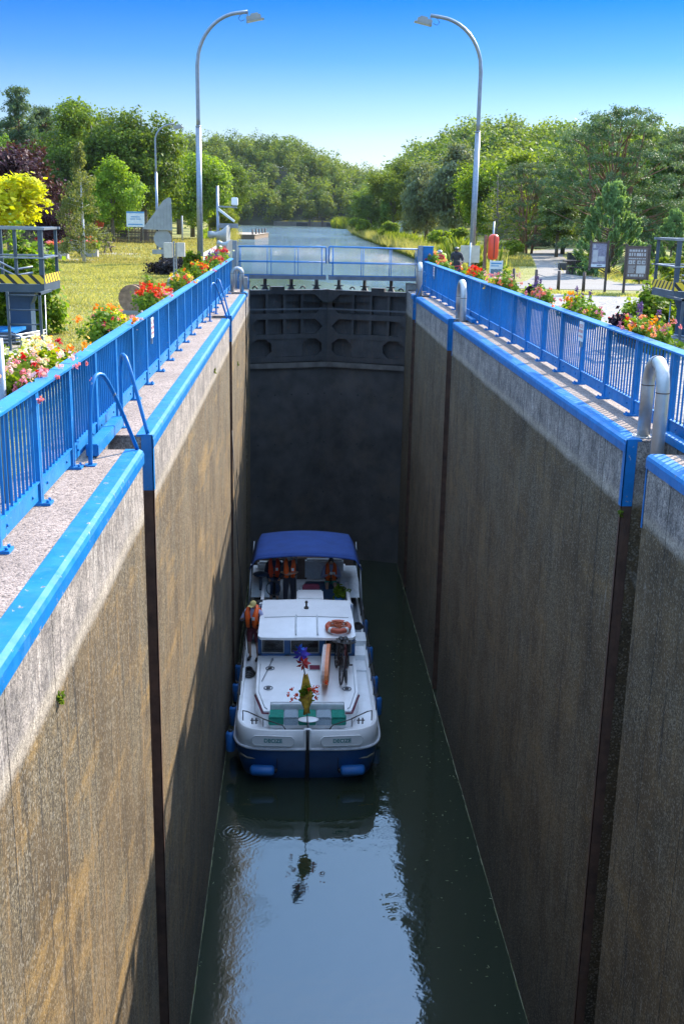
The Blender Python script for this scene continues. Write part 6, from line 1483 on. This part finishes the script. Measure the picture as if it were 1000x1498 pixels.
def lawn(name, region, n, hmax, seed, label):
    rng = np.random.default_rng(seed); x0,x1,y0,y1 = region
    # more tufts nearer the camera
    y = y0+(y1-y0)*rng.uniform(0,1,n)**1.7; x = rng.uniform(x0,x1,n)
    ok = np.array([(xx < lb(yy)-.85 and not (-6.2<xx and 41.8<yy<46.2)) if x1 < 0 else (xx > rb(yy)+.5) for xx, yy in zip(x, y)]); x = x[ok]; y = y[ok]; m_ = len(x)
    patch = np.sin(x*.9+1.3*np.sin(y*.35))*np.sin(y*.55+x*.2); h = hmax*rng.uniform(.35,1.1,m_)*(1+.4*patch)*(1+y*.008); a = rng.uniform(0,PI,m_); w_ = .006+.0004*y; ca, sa = np.cos(a)*w_, np.sin(a)*w_
    dx = rng.normal(0,.35,m_)*h; dy = rng.normal(0,.35,m_)*h; z = np.zeros(m_)
    if x1 > 0:
        k = ~((x > np.interp(y, [p[1] for p in pl], [p[0] for p in pl])-.1) & (x < np.interp(y, [p[1] for p in pr], [p[0] for p in pr])+.1)); x, y, h, ca, sa, dx, dy, z = (q[k] for q in (x, y, h, ca, sa, dx, dy, z))
    P = np.stack([np.stack([x-ca,y-sa,z],1), np.stack([x+ca,y+sa,z],1), np.stack([x+dx,y+dy,h],1)],1)
    np_mesh(name, P, GB, nper=3, label=label, cat='grass', kind='stuff')
lawn('grass', (-16,-4.2,11,60), 150000, .055, 81, 'short dry grass of the lawn left of the lock')
lawn('grass', (-30,-6.5,60,125), 50000, .09, 82, 'grass of the far lawn before the trees')
lawn('grass', (6,17,66,100), 9000, .16, 83, 'grass between the towpath and the canal')
verge([(7.8,42.4),(10.5,41.0),(14,40.2),(20,41.8)], 7000, .10, 84, 'grass verge between gravel yard and bollards', .5)
verge([(6.8,47.5),(7.6,52),(9.6,59),(11.8,69),(13.6,78)], 9000, .16, 85, 'grass edge along the inner side of the path', .5)
verge([(15.5,49.2),(15.2,53),(15.6,60),(17.6,72)], 7000, .22, 86, 'grass edge along the outer side of the path', .7)
verge([(16.5,48.4),(20,48),(26,48)], 5000, .22, 87, 'grass in front of the bushes on the right', .6)
# weeds on the wall, debris on the chamber water
for i, (x, y, z, lab) in enumerate(((-2.99,7.62,-.92,'tiny green weed on the left wall at the tide mark'),(-2.97,23.5,-.62,'green fern growing from the left wall'),(-2.98,33,-1.7,'small weed high on the left wall near the gate'),(2.97,13.2,-.95,'small weed beside the blue guide strip on the right wall'))):
    rng = np.random.default_rng(90+i); o = np_mesh('wall_weed', leaf_cloud(rng, rng.normal(size=(7,3))*[.012,.022,.03], 8, (.01,.01,.01), .024, 1.8), L_OAK, label=lab, cat='weed'); o.location = (x,y,z)
rng = np.random.default_rng(99); P = []
DEB_REFL = leaf_mat('leaves_and_reflection', (.16,.18,.08), (.38,.38,.26), .0)
for i in range(240):
    y = rng.uniform(14.5,34); x = (3.0-abs(rng.normal(0,.75))) if rng.random() < .75 else (-3.0+abs(rng.normal(0,.5)))
    if -2.8 < x < 1.2 and y > 24: continue
    s_ = rng.uniform(.006,.022); a = rng.uniform(0,PI); l_ = s_*rng.choice([1,1.5,2.5]); c_, n_2 = math.cos(a), math.sin(a)
    P.append([(x-c_*l_,y-n_2*l_,WZ+.004),(x+n_2*s_*.5,y-c_*s_*.5,WZ+.004),(x+c_*l_,y+n_2*l_,WZ+.004),(x-n_2*s_*.5,y+c_*s_*.5,WZ+.004)])
np_mesh('floating_debris', np.array(P), DEB_REFL, label='specks of leaves and twigs floating along the chamber walls', cat='debris', kind='stuff')
for s in (-1,1):
    m = MB(); yy = np.arange(14, 42, .25)
    for a in yy: 
        w_ = .008+.006*math.sin(a*3.1)+.004*math.sin(a*11)
        m.add([(s*2.995,a,WZ+.004),(s*(2.99-w_),a,WZ+.004),(s*(2.99-w_),a+.25,WZ+.004),(s*2.995,a+.25,WZ+.004)], [(0,1,2,3)])  # pale strip: the reflection along the water's edge, painted as colour
    m.build('waterline_reflection', DEB_REFL, None, label='thin pale painted reflection line where water meets the '+('left' if s<0 else 'right')+' chamber wall', cat='painted reflection', kind='stuff')

# ------------------------------------------------------------------ air
hz = bpy.data.materials.new('haze'); hz.use_nodes = True; t = hz.node_tree; t.nodes.clear()
pv = t.nodes.new('ShaderNodeVolumePrincipled'); pv.inputs['Color'].default_value = (.80,.88,1,1); pv.inputs['Density'].default_value = .00006
om = t.nodes.new('ShaderNodeOutputMaterial'); t.links.new(pv.outputs[0], om.inputs['Volume'])
MB().box(-740,740,-60,940,-17,48).build('haze', hz, None, kind='stuff')
